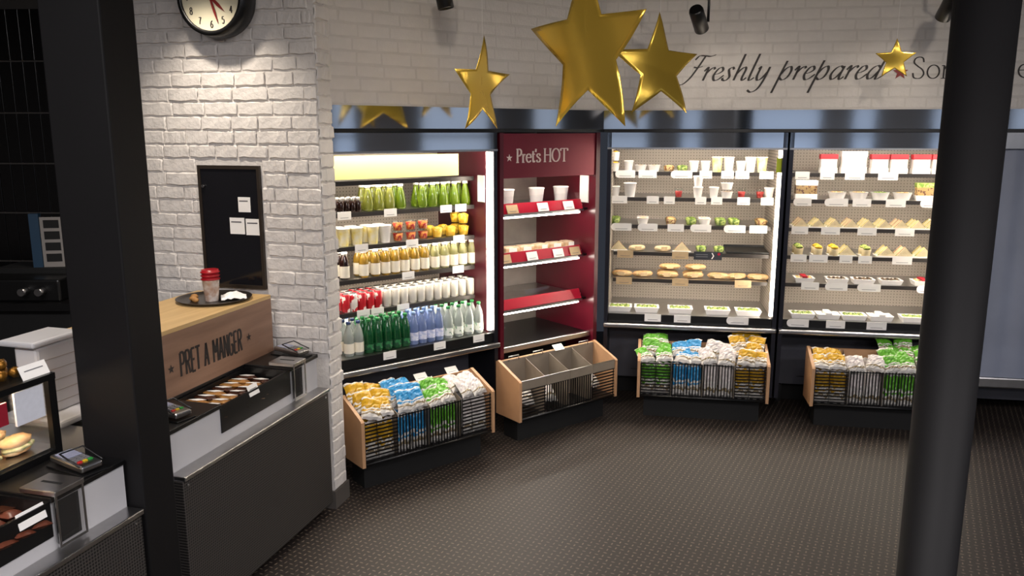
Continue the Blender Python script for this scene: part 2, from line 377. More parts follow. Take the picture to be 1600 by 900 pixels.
# ------------------------------------------------------------------ fridges
SHELF_Z = [1.71, 1.525, 1.325, 1.125, .925]; DECK = .69; QS = .2
M_rail = mat('grey price rail', '#3d3937', .35, .3, noise=(12, .1))
def fridge(U, W, name, label, depth=.68, side_mat=None, first_mat=None):
    r = empty(name, label, 'fridge', U.W(0, 0), U.a)
    side_mat = side_mat or M_perf
    for x0, x1 in ((0, .028), (W-.028, W)):
        p = MB().box(x0, x1, 0, depth, .12, 1.99).build('side_panel', M_darksteel, r)
        xa, xb = (x1, x1+.003) if x0 == 0 else (x0-.003, x0)
        MB().box(xa, xb, .07, depth-.03, DECK, 1.88).build('side_lining', side_mat, p)
    MB().box(.028, W-.028, depth-.03, depth, .12, 1.99).build('back_panel', M_perf, r)
    cn = MB().box(.0, W, .0, .02, 1.888, 1.99).build('canopy', M_mirror, r)
    MB().box(.028, W-.028, .02, depth-.03, 1.955, 1.975).build('roof_panel', M_white, cn)
    MB().box(.0, W, -.006, .02, 1.876, 1.888).build('canopy_trim', M_steel, cn)
    MB().box(.06, W-.06, .05, .075, 1.93, 1.952).build('light_tube', M_light, r)
    MB().box(W-.046, W-.033, .028, .058, DECK+.02, 1.87).build('side_light', M_light, r)
    for k, z in enumerate(SHELF_Z):
        x1 = W-.05
        s = MB().box(.05, x1, QS, depth-.032, z-.012, z).build('shelf', M_steel, r)
        MB().box(.05, x1, QS-.012, QS, z-.024, z+.002).build('price_rail', M_rail, s)
        for xb in (.05, x1-.006): MB().prism([(QS+.02, z-.012), (depth-.035, z-.012), (depth-.035, z-.075)], 'x', xb, xb+.006).build('bracket', M_black, s)
        MB().box(.09, x1-.04, QS+.01, QS+.028, z-.024, z-.013).build('shelf_light', M_light, s)
    d = MB().box(.031, W-.031, .03, depth-.032, DECK-.03, DECK).build('deck', M_steel, r)
    MB().box(.031, W-.031, .012, .028, DECK-.055, DECK+.006).build('price_rail', M_black, d)
    MB().box(.031, W-.031, .02, .07, .585, DECK-.06).build('lower_fascia', M_black, r)
    MB().bbox(0, W, -.03, .018, .60, .632, .008).build('bumper_rail', M_steel, r)
    b = MB().box(.03, W-.03, .30, .33, .14, .585).build('base_panel', M_base, r)
    MB().box(.2, W-.2, .296, .299, .2, .204).build('panel_seam', M_black, b)
    MB().box(.03, W-.03, .36, .40, .002, .14).build('plinth', M_matblack, r)
    for x in (.06, W-.1): MB().box(x, x+.04, .31, .35, 0, .13).build('foot', M_black, r)
    return r
M_maroonside = mat('dark maroon lining', '#4a1420', .35, noise=(4, .15))
fr1 = fridge(U_drink, W_DRINK, 'drinks_fridge', 'open drinks fridge stacked with juices, cans and water beside the brick wall', side_mat=M_maroonside)
M_yel = mat('pale yellow graphic', '#f0ec9a', .6, noise=(3, .04))
MB().box(.031, U_drink.lx(708, .2, 1.8), .14, .146, 1.725, 1.86).build('header_graphic', M_yel, fr1)
MB().box(W_DRINK-.045, W_DRINK-.0425, .08, .155, 1.55, 1.72).build('notice_card', M_card, fr1)
fr2 = fridge(U_sal, W_F, 'salad_fridge', 'open fridge of pots, salads and baguettes beside the maroon hot cabinet')
fr3 = fridge(U_san, W_F, 'sandwich_fridge', 'open fridge of boxed sandwiches between the salad fridge and the covered fridge')
# covered fridge at the end of the run
r = empty('covered_fridge', 'fridge closed off by a pulled down grey blue night blind', 'fridge', U_cov.W(0, 0), U_cov.a)
for x0, x1 in ((0, .06), (1.14, 1.2)): MB().box(x0, x1, 0, .68, .12, 1.99).build('side_panel', M_darksteel, r)
MB().box(.06, 1.14, .65, .68, .12, 1.99).build('back_panel', M_perf, r)
MB().box(0, 1.2, -.01, .06, 1.888, 1.99).build('canopy', M_steel, r)
bl = MB(); nb = 40
for i in range(nb+1):
    x = .075+1.05*i/nb; y = .02+.006*math.sin(i*1.1)+.004*math.sin(i*.37)
    bl.v += [(x, y, .34), (x, y+.01, 1.89)]
bl.f = [(2*i, 2*i+2, 2*i+3, 2*i+1) for i in range(nb)]; bl.sm = [True]*nb
bl.build('night_blind', mat('grey blue blind fabric', '#8d94a6', .45, noise=(2.5, .2)), r)
MB().bbox(.06, 1.14, .0, .045, .27, .345, .01).build('blind_bar', M_steel, r)
MB().box(.06, 1.14, .3, .33, .1, .6).build('base_panel', M_base, r)
for x in (.08, 1.08): MB().box(x, x+.04, .3, .34, 0, .12).build('foot', M_black, r)

# ------------------------------------------------------------------ hot cabinet
h = empty('hot_cabinet', 'maroon heated food cabinet with three lit shelves and a lettered header', 'cabinet', U_hot.W(0, 0), U_hot.a)
HD = .68
sp_ = MB().box(0, .03, .0, HD, .12, 1.99).build('side_panel', M_maroon, h)
sp_ = MB().box(W_HOT-.035, W_HOT, .0, HD, .12, 1.99).build('side_panel', M_maroon, h)
MB().box(.03, W_HOT-.035, HD-.03, HD, .12, 1.99).build('back_panel', mat('satin steel back', '#b5ada2', .35, .45, noise=(6, .2)), h)
MB().box(.06, W_HOT-.1, .06, .085, 1.70, 1.712).build('heat_lamp', M_hotlight, h)  # unseen lamp added under the header to brighten the top shelf pots
hdr = MB().box(.03, W_HOT-.035, .01, .05, 1.70, 1.985).build('header', mat('maroon brushed header', '#7a2233', .3, .35, noise=(3, .08)), h)
MB().box(.03, W_HOT-.035, .05, HD-.03, 1.9, 1.93).build('top_panel', M_maroonside, h)
MB().box(W_HOT-.04, W_HOT-.0355, .07, .16, 1.50, 1.69).build('notice_card', M_card, h)
for z in (1.50, 1.17, .85):
    s = MB().box(.05, W_HOT-.05, .12, HD-.04, z-.03, z-.01).build('shelf', M_steel, h)
    MB().prism([(.09, z-.04), (.10, z-.04), (.13, z+.025), (.12, z+.025)], 'x', .035, W_HOT-.07).build('shelf_lip', M_redlip, s)
    MB().prism([(.128, z+.026), (.132, z+.026), (.142, z+.07), (.138, z+.07)], 'x', .035, W_HOT-.07).build('glass_guard', M_glass, s)
    MB().box(.035, W_HOT-.10, .09, .115, z-.07, z-.0585).build('heat_lamp', M_hotlight, s)
    MB().box(.035, W_HOT-.07, .08, .13, z-.058, z-.043).build('lamp_housing', M_steel, s)
    MB().box(W_HOT-.07, W_HOT-.036, .08, .5, z-.05, z-.035).build('bracket', M_black, s)
MB().box(.03, W_HOT-.035, .06, HD-.03, .53, .56).build('deck', M_black, h)
MB().box(.03, W_HOT-.035, .30, .33, .1, .53).build('base_panel', M_matblack, h)
MB().bbox(.03, W_HOT-.035, .03, .06, .53, .57, .006).build('bumper_rail', M_steel, h)
for x in (.04, W_HOT-.1): MB().box(x, x+.04, .36, .40, 0, .12).build('foot', M_black, h)

# ------------------------------------------------------------------ lettering made of pen strokes
def crom(p, n=6):
    if len(p) < 3: return [Vector(q) for q in p]
    p = [Vector(q) for q in p]; cl = (p[0]-p[-1]).length < 1e-6; out = []
    for i in range(len(p)-1):
        a = p[i-1] if i else (p[-2] if cl else 2*p[0]-p[1]); b, c = p[i], p[i+1]
        d = p[i+2] if i+2 < len(p) else (p[1] if cl else 2*p[-1]-p[-2])
        for k in range(n):
            t = k/n; out.append(.5*((2*b)+(c-a)*t+(2*a-5*b+4*c-d)*t*t+(3*b-a-3*c+d)*t**3))
    out.append(p[-1]); return out
def ell(cx, cy, rx, ry, n=12): return [(cx+rx*math.cos(2*math.pi*i/n), cy+ry*math.sin(2*math.pi*i/n)) for i in range(n)]+[(cx+rx, cy)]
def serif(x, y, w=.1): return [(x-w, y), (x+w, y)]
SCRIPT = {'F': (.66, [[(.46, .95), (.36, .5), (.24, .1), (.06, -.14), (-.16, -.14), (-.26, -.04)], [(.14, .8), (.24, .95), (.45, .95), (.66, .93), (.82, .99)], [(.2, .52), (.36, .5), (.52, .55)]]),
 'r': (.36, [[(.0, .36), (.1, .5), (.1, 0)], [(.1, .25), (.2, .43), (.3, .5), (.36, .43)]]),
 'e': (.4, [[(.05, .22), (.2, .27), (.31, .38), (.24, .5), (.12, .44), (.05, .2), (.14, .01), (.28, .04), (.42, .2)]]),
 's': (.36, [[(.3, .42), (.22, .5), (.12, .42), (.18, .28), (.25, .13), (.17, .0), (.05, .02), (.02, .1)]]),
 'h': (.52, [[(.1, 1.0), (.1, 0)], [(.1, .22), (.2, .42), (.31, .5), (.37, .4), (.36, .1), (.42, 0), (.52, .1)]]),
 'l': (.28, [[(.1, 1.0), (.1, .14), (.16, 0), (.28, .1)]]),
 'y': (.5, [[(.02, .42), (.08, .5), (.08, .16), (.16, .0), (.28, .07), (.38, .3)], [(.4, .5), (.38, 0), (.3, -.34), (.12, -.46), (-.04, -.38)]]),
 'p': (.54, [[(.12, .72), (.1, .3), (.08, -.5)], [(.1, .2), (.2, .42), (.34, .5), (.42, .34), (.38, .1), (.24, 0), (.11, .08)]]),
 'a': (.52, [[(.38, .42), (.26, .5), (.12, .4), (.05, .18), (.13, .01), (.26, .07), (.37, .3)], [(.39, .5), (.37, .12), (.43, 0), (.53, .1)]]),
 'd': (.62, [[(.38, .42), (.26, .5), (.12, .4), (.05, .18), (.13, .01), (.26, .07), (.37, .3)], [(.42, .98), (.37, .12), (.43, 0), (.6, .14)]]), ' ': (.3, [])}
_S = [(.47, .76), (.42, .94), (.27, 1.0), (.1, .92), (.07, .74), (.22, .58), (.42, .42), (.5, .22), (.4, .04), (.24, 0), (.09, .06), (.04, .26)]
SERIF = {'S': (.6, [_S]), 'o': (.62, [ell(.3, .31, .25, .31)]),
 'm': (.98, [[(.12, .6), (.12, 0)], [(.12, .4), (.24, .58), (.38, .56), (.44, .4), (.44, 0)], [(.44, .4), (.56, .58), (.72, .56), (.78, .4), (.78, 0)], serif(.12, 0), serif(.44, 0), serif(.78, 0), [(.02, .58), (.12, .6)]]),
 'e': (.58, [[(.06, .34), (.3, .35), (.5, .36), (.46, .54), (.3, .62), (.12, .54), (.05, .32), (.12, .1), (.3, 0), (.52, .12)]]),
 'P': (.6, [[(.16, 0), (.16, 1)], [(.16, 1), (.36, 1), (.52, .88), (.52, .66), (.36, .5), (.16, .5)], serif(.16, 0, .13), [(.03, 1), (.16, 1)]]),
 'r': (.42, [[(.12, .6), (.12, 0)], [(.12, .38), (.22, .58), (.38, .58)], serif(.14, 0, .12), [(.02, .58), (.12, .6)]]),
 't': (.38, [[(.16, .84), (.16, .14), (.24, .01), (.36, .08)], [(.02, .6), (.36, .6)]]), "'": (.14, [[(.08, 1), (.05, .76)]]),
 's': (.42, [[(x*.78, y*.62) for x, y in _S]]), ' ': (.3, []),
 'H': (.9, [[(.16, 0), (.16, 1)], [(.74, 0), (.74, 1)], [(.16, .52), (.74, .52)]]+[serif(x, y, .13) for x in (.16, .74) for y in (0, 1)]),
 'O': (.94, [ell(.46, .5, .4, .5, 16)]), 'T': (.84, [[(.42, 0), (.42, 1)], [(.04, 1), (.8, 1)], serif(.42, 0, .14), [(.04, 1), (.03, .82)], [(.8, 1), (.81, .82)]])}
SANS = {'P': (.46, [[(.06, 0), (.06, 1)], [(.06, 1), (.26, 1), (.36, .88), (.36, .64), (.26, .52), (.06, .52)]]),
 'R': (.48, [[(.06, 0), (.06, 1)], [(.06, 1), (.26, 1), (.36, .88), (.36, .66), (.26, .54), (.06, .54)], [(.2, .54), (.38, 0)]]),
 'E': (.42, [[(.06, 0), (.06, 1)], [(.06, 1), (.34, 1)], [(.06, .52), (.3, .52)], [(.06, 0), (.34, 0)]]),
 'T': (.42, [[(.2, 0), (.2, 1)], [(.0, 1), (.4, 1)]]), 'A': (.46, [[(.02, 0), (.2, 1)], [(.2, 1), (.38, 0)], [(.09, .34), (.31, .34)]]),
 'M': (.58, [[(.06, 0), (.06, 1)], [(.06, 1), (.26, .4)], [(.26, .4), (.46, 1)], [(.46, 1), (.46, 0)]]),
 'N': (.5, [[(.06, 0), (.06, 1)], [(.06, 1), (.38, 0)], [(.38, 0), (.38, 1)]]),
 'G': (.48, [[(.36, .84), (.28, .98), (.14, .98), (.06, .8), (.06, .2), (.14, .02), (.28, .02), (.37, .18), (.37, .46)], [(.22, .46), (.38, .46)]]), ' ': (.34, [])}
DIG = {'0': (.56, [ell(.25, .5, .2, .5)]), '1': (.3, [[(.04, .82), (.17, 1)], [(.17, 1), (.17, 0)]]),
 '2': (.55, [[(.05, .78), (.14, .96), (.32, .98), (.42, .78), (.34, .54), (.04, .02)], [(.04, .02), (.46, .02)]]),
 '3': (.55, [[(.06, .86), (.2, 1), (.38, .9), (.38, .64), (.18, .53)], [(.18, .53), (.4, .46), (.45, .2), (.3, .0), (.1, .03), (.03, .18)]]),
 '4': (.55, [[(.34, 0), (.34, 1)], [(.34, 1), (.02, .3)], [(.02, .3), (.48, .3)]]),
 '5': (.55, [[(.42, .98), (.12, .98)], [(.12, .98), (.08, .56)], [(.08, .56), (.26, .62), (.43, .48), (.43, .18), (.26, 0), (.04, .08)]]),
 '6': (.55, [[(.36, .98), (.14, .7), (.05, .3), (.14, .03), (.34, .03), (.44, .26), (.34, .5), (.14, .48), (.06, .3)]]),
 '7': (.55, [[(.03, .98), (.46, .98)], [(.46, .98), (.26, .5), (.18, 0)]]),
 '8': (.55, [ell(.25, .76, .17, .24), ell(.25, .27, .21, .27)]), '9': (.55, [[(.42, .7), (.34, .5), (.14, .5), (.05, .74), (.14, .97), (.34, .97), (.44, .7), (.34, .3), (.14, .02)]])}
def glyphs(font, ch, hw, contrast, shear, sx, sy, ox, oy, th=.0015, pen=0.0, y=0.0):
    mb = MB()
    for st in font[ch][1]:
        pts = crom([(px*sx, py*sy) for px, py in st]); L = []
        for i, p in enumerate(pts):
            t = pts[min(i+1, len(pts)-1)]-pts[max(i-1, 0)]; a = math.atan2(t.y, t.x)
            wv = hw*(1-contrast+contrast*abs(math.sin(a-pen))); n = Vector((-math.sin(a), math.cos(a)))*wv
            L.append((p+n, p-n))
        vs = []
        for a, b in L:
            for q in (a, b):
                X = q.x+shear*q.y+ox; Z = q.y+oy
                vs += [(X, y-th, Z), (X, y, Z)]
        fs = []
        for i in range(len(L)-1):
            o, m = 4*i, 4*i+4
            fs += [(o, m, m+2, o+2), (o+1, o+3, m+3, m+1), (o, o+1, m+1, m), (o+2, m+2, m+3, o+3)]
        e_ = 4*(len(L)-1); fs += [(0, 2, 3, 1), (e_, e_+1, e_+3, e_+2)]
        mb.add(vs, fs)
    return mb
def text(parent, s, font, m, x0, x1, z, cap, hw, contrast=.6, shear=0, y=0.0, slope=0.0, pen=0.0):
    tot = sum(font[c][0] for c in s); k = (x1-x0)/tot; x = x0
    for c in s:
        if font[c][1]: glyphs(font, c, hw, contrast, shear, k, cap, x, z+slope*(x-x0), pen=pen, y=y).build('letter', m, parent)
        x += font[c][0]*k
def star_poly(R_, rr=.40, a0=90):
    return [((R_ if i % 2 == 0 else R_*rr)*math.cos(R(a0+36*i)), (R_ if i % 2 == 0 else R_*rr)*math.sin(R(a0+36*i))) for i in range(10)]
def star_print(parent, m, x, z, R_, y=0.0, th=.0015):
    P = [(p[0]+x, p[1]+z) for p in star_poly(R_)]
    vs = [(x, y-th, z)]+[(p[0], y-th, p[1]) for p in P]
    return MB().add(vs, [(0, 1+i, 1+(i+1) % 10) for i in range(10)]).build('star', m, parent)
# header lettering
xa = U_hot.lx(806, .01, 1.83); xb = U_hot.lx(887, .01, 1.83)
text(hdr, "Pret's HOT", SERIF, M_pale, xa, xb, 1.80, .085, .0068, .58, y=.009)
star_print(hdr, M_pale, U_hot.lx(795.5, .01, 1.83), 1.83, .026, .009)
# wall script
ws = empty('wall_lettering', 'dark flowing script painted across the white wall above the fridges', 'lettering', U_sal.W(0, 0, 0), AR)
yb = -.0035
text(ws, 'Freshly prepared', SCRIPT, M_ink, U_sal.lx(1066, 0, 2.35), U_sal.lx(1378, 0, 2.35), 2.335, .17, .0075, .72, .42, yb, pen=.3)
text(ws, 'Som', SERIF, M_ink, U_sal.lx(1424, 0, 2.35), U_sal.lx(1506, 0, 2.35), 2.335, .135, .005, .55, 0, yb)
text(ws, 'e', SERIF, M_ink, U_sal.lx(1588, 0, 2.35), U_sal.lx(1614, 0, 2.35), 2.335, .135, .005, .55, 0, yb)
star_print(ws, mat('red painted star', '#8a2f2c', .6, noise=(20, .1)), U_sal.lx(1406, 0, 2.35), 2.375, .05, yb)

# ------------------------------------------------------------------ counter, column, servery
ca = U_cnt.a
def bay(name, label, x0, x1, y0, secs):
    """counter bay; secs = (xa, xb, 'top' or 'tray')"""
    r = empty(name, label, 'counter', U_cnt.W(0, 0), ca)
    MB().box(x0, x1, y0+.06, y0+.95, .06, .74).build('body', M_white, r)
    MB().box(x0, x1, y0+.1, y0+.9, .0, .06).build('plinth', M_matblack, r)
    MB().bbox(x0, x1, y0, y0+.05, .06, .672, .004).build('front_panel', M_mesh, r)
    rl = MB().bbox(x0, x1, y0-.012, y0+.06, .674, .694, .004).build('bumper_rail', M_steel, r)
    for x in (x0+.03, x1-.03):
        MB().lathe([(.006, 0), (.005, .003)], 8).xform(Matrix.Translation((x, y0-.0, .65)) @ Matrix.Rotation(R(90), 4, 'X')).build('screw', M_steel, r)
    for a, b, kind in secs:
        if kind == 'top':
            MB().box(a, b, y0+.06, y0+.95, .74, .852).build('fascia', M_white, r)
            MB().bbox(a, b, y0+.05, y0+.95, .853, .872, .003).build('worktop', M_black, r)
        else:
            MB().box(a, b, y0+.33, y0+.95, .74, .852).build('fascia', M_white, r)
            MB().bbox(a, b, y0+.31, y0+.95, .853, .872, .003).build('worktop', M_black, r)
            t = MB().box(a, b, y0+.055, y0+.066, .742, .86).box(a, b, y0+.066, y0+.31, .742, .75).box(a, a+.008, y0+.066, y0+.31, .75, .86).box(b-.008, b, y0+.066, y0+.31, .75, .86).box(a, b, y0+.3, y0+.31, .75, .853)
            t.build('tray', M_black, r)
    return r
Y2 = -.03
bay1 = bay('counter_bay', 'till counter bay between the column and the brick wall with a perforated dark front', -1.18, -.03, 0, ((-1.18, -.845, 'top'), (-.845, -.295, 'tray'), (-.295, -.03, 'top')))
bay2 = bay('counter_bay', 'near till counter bay in front of the column with a glass food display on it', -2.55, -1.44, Y2, ((-1.76, -1.44, 'top'), (-2.55, -1.76, 'tray')))
MB().box(-1.2, -1.181, .06, .3, .0, .85).build('end_strip', M_white, bay1)
col = tag(MB().bbox(-1.432, -1.272, -.04, .20, 0, CEIL-.002, .006).build('square_column', M_blackcol, None, U_cnt.W(0, 0), ca), 'square black column between the two counter bays', 'column')
# round column on the right
tag(MB().lathe([(.1, 0), (.1, .012), (.09, .015), (.09, CEIL-.002)], 40).build('round_column', M_blackcol, None, (1.398, 2.5, 0)), 'round black column standing on the open floor in front of the sandwich fridge', 'column')

# wooden box with lettering
wbx = empty('wooden_display_box', 'long wooden box with stencilled lettering on the counter against the brick wall', 'box', U_cnt.W(0, 0, .872), ca)
bx0, bx1, by0, by1, bh = -1.01, -.035, .305, .74, .298
MB().box(bx0, bx1, by0, by1, bh-.018, bh).build('top_board', M_woodtop, wbx)
fb = MB().box(bx0, bx1, by0, by0+.018, 0, bh-.0185).build('front_board', M_woodfront, wbx)
MB().box(bx0, bx1, by1-.018, by1, 0, bh-.0185).build('back_board', M_woodfront, wbx)
for x in (bx0, bx1-.018): MB().box(x, x+.018, by0+.0185, by1-.0185, 0, bh-.0185).build('end_board', M_woodfront, wbx)
def cx(px, z, q=.305): return U_cnt.lx(px, q, z)
text(fb, 'PRET A MANGER', SANS, M_ink, cx(281, 1.0), cx(378, 1.02), .075, .105, .0062, .15, y=by0-.0002)
star_print(fb, M_ink, cx(267, 1.0), .125, .022, by0-.0002); star_print(fb, M_ink, cx(388, 1.02), .125, .022, by0-.0002)

# donation boxes
def donation(x0, x1, y0, label):
    r = empty('donation_box', label, 'box', U_cnt.W(0, 0, .872), ca)
    MB().box(x0+.004, x1-.004, y0+.05, y0+.16, .0, .002).build('base', M_black, r)
    ld = MB().bbox(x0-.002, x1+.002, y0+.03, y0+.17, .004, .022, .003).build('lid', M_steel, r)
    MB().box((x0+x1)/2-.006, (x0+x1)/2+.006, y0+.06, y0+.14, .0221, .0226).build('coin_slot', M_matblack, ld)
    MB().box(x0, x1, y0+.036, y0+.048, -.168, .002).build('front_pane', M_glass, r)
    MB().box(x0, x0+.008, y0+.033, y0+.0355, -.168, .003).box(x1-.008, x1, y0+.033, y0+.0355, -.168, .003).box(x0+.008, x1-.008, y0+.033, y0+.0355, -.168, -.16).build('pane_frame', M_steel, r)
    MB().box(x0+.01, x1-.01, y0+.0485, y0+.0495, -.16, -.02).build('back_card', M_matblack, r)
donation(-.295, -.185, 0, 'small glass fronted donation box beside the tray by the brick wall')
donation(-1.76, -1.645, Y2, 'small glass fronted donation box on the near counter bay')

# card readers
M_screen = mat('grey lcd screen', '#8f93a8', .2, noise=(5, .05))
M_key = mat('grey keys', '#6d6d70', .5, noise=(20, .1))
def card_reader(x, y, rz, label):
    r = empty('card_reader', label, 'card reader', U_cnt.W(x, y, .8722), ca+rz)
    T = Matrix.Translation((0, 0, .010)) @ Matrix.Rotation(R(4), 4, 'X')
    MB().bbox(-.045, .045, -.1, .1, 0, .006, .002).build('cradle', M_black, r)
    MB().bbox(-.04, .04, -.085, .085, .006, .03, .007).xform(T).build('body', M_steel, r)
    MB().box(-.03, .03, .01, .07, .0302, .0316).xform(T).build('screen', M_screen, r)
    for i in range(3):
        for j in range(4): MB().box(-.026+i*.019, -.012+i*.019, -.01-j*.014, -.0-j*.014, .0302, .034).xform(T).build('key', M_key if j < 3 else mat(('red key', 'yellow key', 'green key')[i], ('#b32222', '#c9a722', '#2b8a3a')[i], .4, noise=(20, .1)), r)
    MB().tube([(-.042, -.08, .035), (-.042, .02, .062), (.042, .02, .062), (.042, -.08, .035)], .003).build('key_guard', M_black, r)
card_reader(-1.03, .16, R(-12), 'grey card reader on the worktop between the column and the snack tray')
card_reader(-.085, .17, R(-12), 'grey card reader on the worktop by the brick wall')
card_reader(-1.55, .12, R(-12), 'grey card reader on the near counter bay beside the food display')

# wrapped bars in the tray
def bar_b(c, lab):
    def f():
        m = MB(); nx, ny = 8, 6
        for sgn in (1, -1):
            base = len(m.v)
            for j in range(ny+1):
                for i in range(nx+1):
                    u, v = i/nx*2-1, j/ny*2-1; t = .013*(1-abs(u)**6)*(1-abs(v)**4)+.0006
                    m.v.append((u*.05, v*.03, .014+sgn*t))
            for j in range(ny):
                for i in range(nx): m.f.append(tuple(base+k for k in (j*(nx+1)+i, j*(nx+1)+i+1, (j+1)*(nx+1)+i+1, (j+1)*(nx+1)+i))); m.sm.append(True)
        o = m.build('wrapped_bar', c)
        MB().box(-.022, .022, -.031, .031, .0272, .0285).build('label_band', lab, o); return o
    return f
M_choc = mat('brown wrapped cake', '#4a2a1c', .25, noise=(25, .4)); M_bisc = mat('golden flapjack', '#b98a4e', .3, noise=(25, .3), col2='#8a5c2c')
M_milk = mat('milk chocolate wrapper', '#6b3a2a', .3, noise=(30, .3))
rr = random.Random(5)
for i in range(8):
    for j in range(3):
        k = rr.random(); nm = 'choc' if k < .5 else 'bisc'
        lb = {'choc': 'dark brown wrapped bar in the tray beside the wooden box', 'bisc': 'golden wrapped flapjack bar in the tray beside the wooden box'}[nm]
        o = place('bar_'+nm, bar_b(M_choc if nm == 'choc' else M_bisc, M_card), U_cnt.W(-.80+i*.063, .105+j*.075, .785+j*.012), (R(14), 0, ca+R(90)+rr.uniform(-.12, .12)), lb, 'snack bar', nm+' bars in the wooden box tray')
# support under them: a sloped liner
MB().prism([(.07, .751), (.298, .751), (.298, .807), (.07, .775)], 'x', -.83, -.31).build('tray_liner', M_matblack, bay1)
for i in range(6):
    for j in range(2):
        place('bar_near', bar_b(M_milk, M_choc), U_cnt.W(-1.80-i*.066, .07+j*.11, .785+j*.014), (R(10), 0, ca+R(90)+rr.uniform(-.15, .15)), 'brown chocolate bar in the tray of the near counter bay', 'snack bar', 'chocolate bars in the near tray', 1.15)
MB().prism([(Y2+.07, .751), (Y2+.298, .751), (Y2+.298, .800), (Y2+.07, .774)], 'x', -2.53, -1.77).build('tray_liner', M_matblack, bay2)
def tcard(px, py, w_, h_, loc, rot, label):
    o = MB().box(-w_/2, w_/2, -.001, .001, 0, h_).build('price_card', M_card); o.location = loc; o.rotation_euler = rot
    tag(o, label, 'price card'); MB().box(-w_*.35, w_*.35, -.0016, -.0011, h_*.55, h_*.62).build('print_line', M_key, o); return o
tcard(0, 0, .075, .05, U_cnt.W(-.60, .05, .835), (R(-20), 0, ca-R(90)*0+R(0)), 'white price card on the front edge of the snack tray by the wooden box')
tcard(0, 0, .1, .05, U_cnt.W(-1.83, Y2+.05, .82), (R(-15), 0, ca), 'white price card on the front edge of the near chocolate tray')

# round tray, cup, napkin on the box
tz = .872+bh+.0005
TX, TY = U_cnt.lx(339, .50, 1.17), .50
TX = min(TX, -.23)
tc_ = U_cnt.W(TX, TY, tz)
tr = tag(MB().lathe([(.14, .0), (.165, .006), (.178, .016), (.182, .016), (.168, .002+.004), (.142, .005)], 32, cap1=True).build('round_tray', mat('dark steel tray', '#4b4540', .3, .7, noise=(10, .1)), None, tc_), 'round dark metal tray on top of the wooden box', 'tray')
CU = Vector(tc_)+Vector((.005, -.045, .0056))
cup = empty('paper_cup', 'white paper cup with stacked red lids on the round tray', 'cup', CU)
def cup_body(): return MB().lathe([(.030, 0), (.031, .002), (.041, .105), (.0425, .106)], 24)
cb = cup_body().build('cup_body', mat('printed paper cup', '#e9e2da', .5, noise=(28, .2), col2='#b98a6a'), cup)
for k in range(3):
    MB().lathe([(.043, .107+k*.017), (.0465, .109+k*.017), (.0465, .113+k*.017), (.041, .115+k*.017), (.040, .1235+k*.017)], 24).build('lid', mat('red cup lid', '#a01822', .3, noise=(10, .06)), cup)
np_ = MB()
n_ = 8
for j in range(n_+1):
    for i in range(n_+1):
        x, y = (i/n_-.5)*.12, (j/n_-.5)*.10
        np_.v.append((x, y, .012+.03*math.exp(-((x/.05)**2+(y/.04)**2))+rnd.uniform(0, .012)))
np_.f = [(j*(n_+1)+i, j*(n_+1)+i+1, (j+1)*(n_+1)+i+1, (j+1)*(n_+1)+i) for j in range(n_) for i in range(n_)]; np_.sm = [False]*len(np_.f)
o_ = np_.build('paper_napkin', M_card, None, Vector(tc_)+Vector((.098, -.0, -.004)), R(20))
tag(o_, 'crumpled white paper napkin on the round tray', 'napkin'); sm = o_.modifiers.new('s', 'SOLIDIFY'); sm.thickness = .002
for k, (dx, dy, s_) in enumerate(((-.085, -.05, 1), (-.06, -.085, .8), (-.1, .0, .9))):
    tag(MB().blob((0, 0, .012), (.022*s_, .016*s_, .012), 20+k).build('pastry_piece', mat('toasted pastry', '#c08a4c', .6, noise=(40, .35)), None, Vector(tc_)+Vector((dx, dy, .0056))), 'torn pastry piece left on the round tray', 'pastry', 'pastry pieces on the round tray')

# meter cupboard set in the brick wall
mc = empty('meter_cupboard', 'tall dark glass fronted cupboard set into the white brick wall', 'cupboard', U_brick.W(0, 0), BR)
mz0, mz1 = 1.19, 1.827
MB().box(px0, px1, -.02, -.001, mz0, mz0+.018).box(px0, px1, -.02, -.001, mz1-.018, mz1).box(px0, px0+.016, -.02, -.001, mz0+.018, mz1-.018).box(px1-.016, px1, -.02, -.001, mz0+.018, mz1-.018).build('frame', mat('bronze frame', '#3f3730', .4, .5, noise=(10, .1)), mc)
dr = MB().box(px0+.016, px1-.016, -.014, -.004, mz0+.018, mz1-.018).build('glass_door', mat('smoked glass', '#17171b', .08, 0, noise=(3, .2)), mc)
def stick(a, b, c, d, nm='sticker'):
    xa, xb = U_brick.lx(a, -.014, 1.6), U_brick.lx(b, -.014, 1.6)
    s = MB().box(xa, xb, -.0155, -.0143, c, d).build(nm, M_card, mc)
    MB().box(xa+.1*(xb-xa), xa+.8*(xb-xa), -.0162, -.0156, d-.3*(d-c), d-.22*(d-c)).build('print_line', M_key, s)
stick(373, 392, 1.59, 1.667); stick(358, 381, 1.475, 1.56); stick(383, 406, 1.472, 1.556)
MB().lathe([(.008, 0), (.008, .012)], 12).xform(Matrix.Translation((px0+.03, -.0145, 1.72)) @ Matrix.Rotation(R(90), 4, 'X')).build('knob', M_steel, mc)

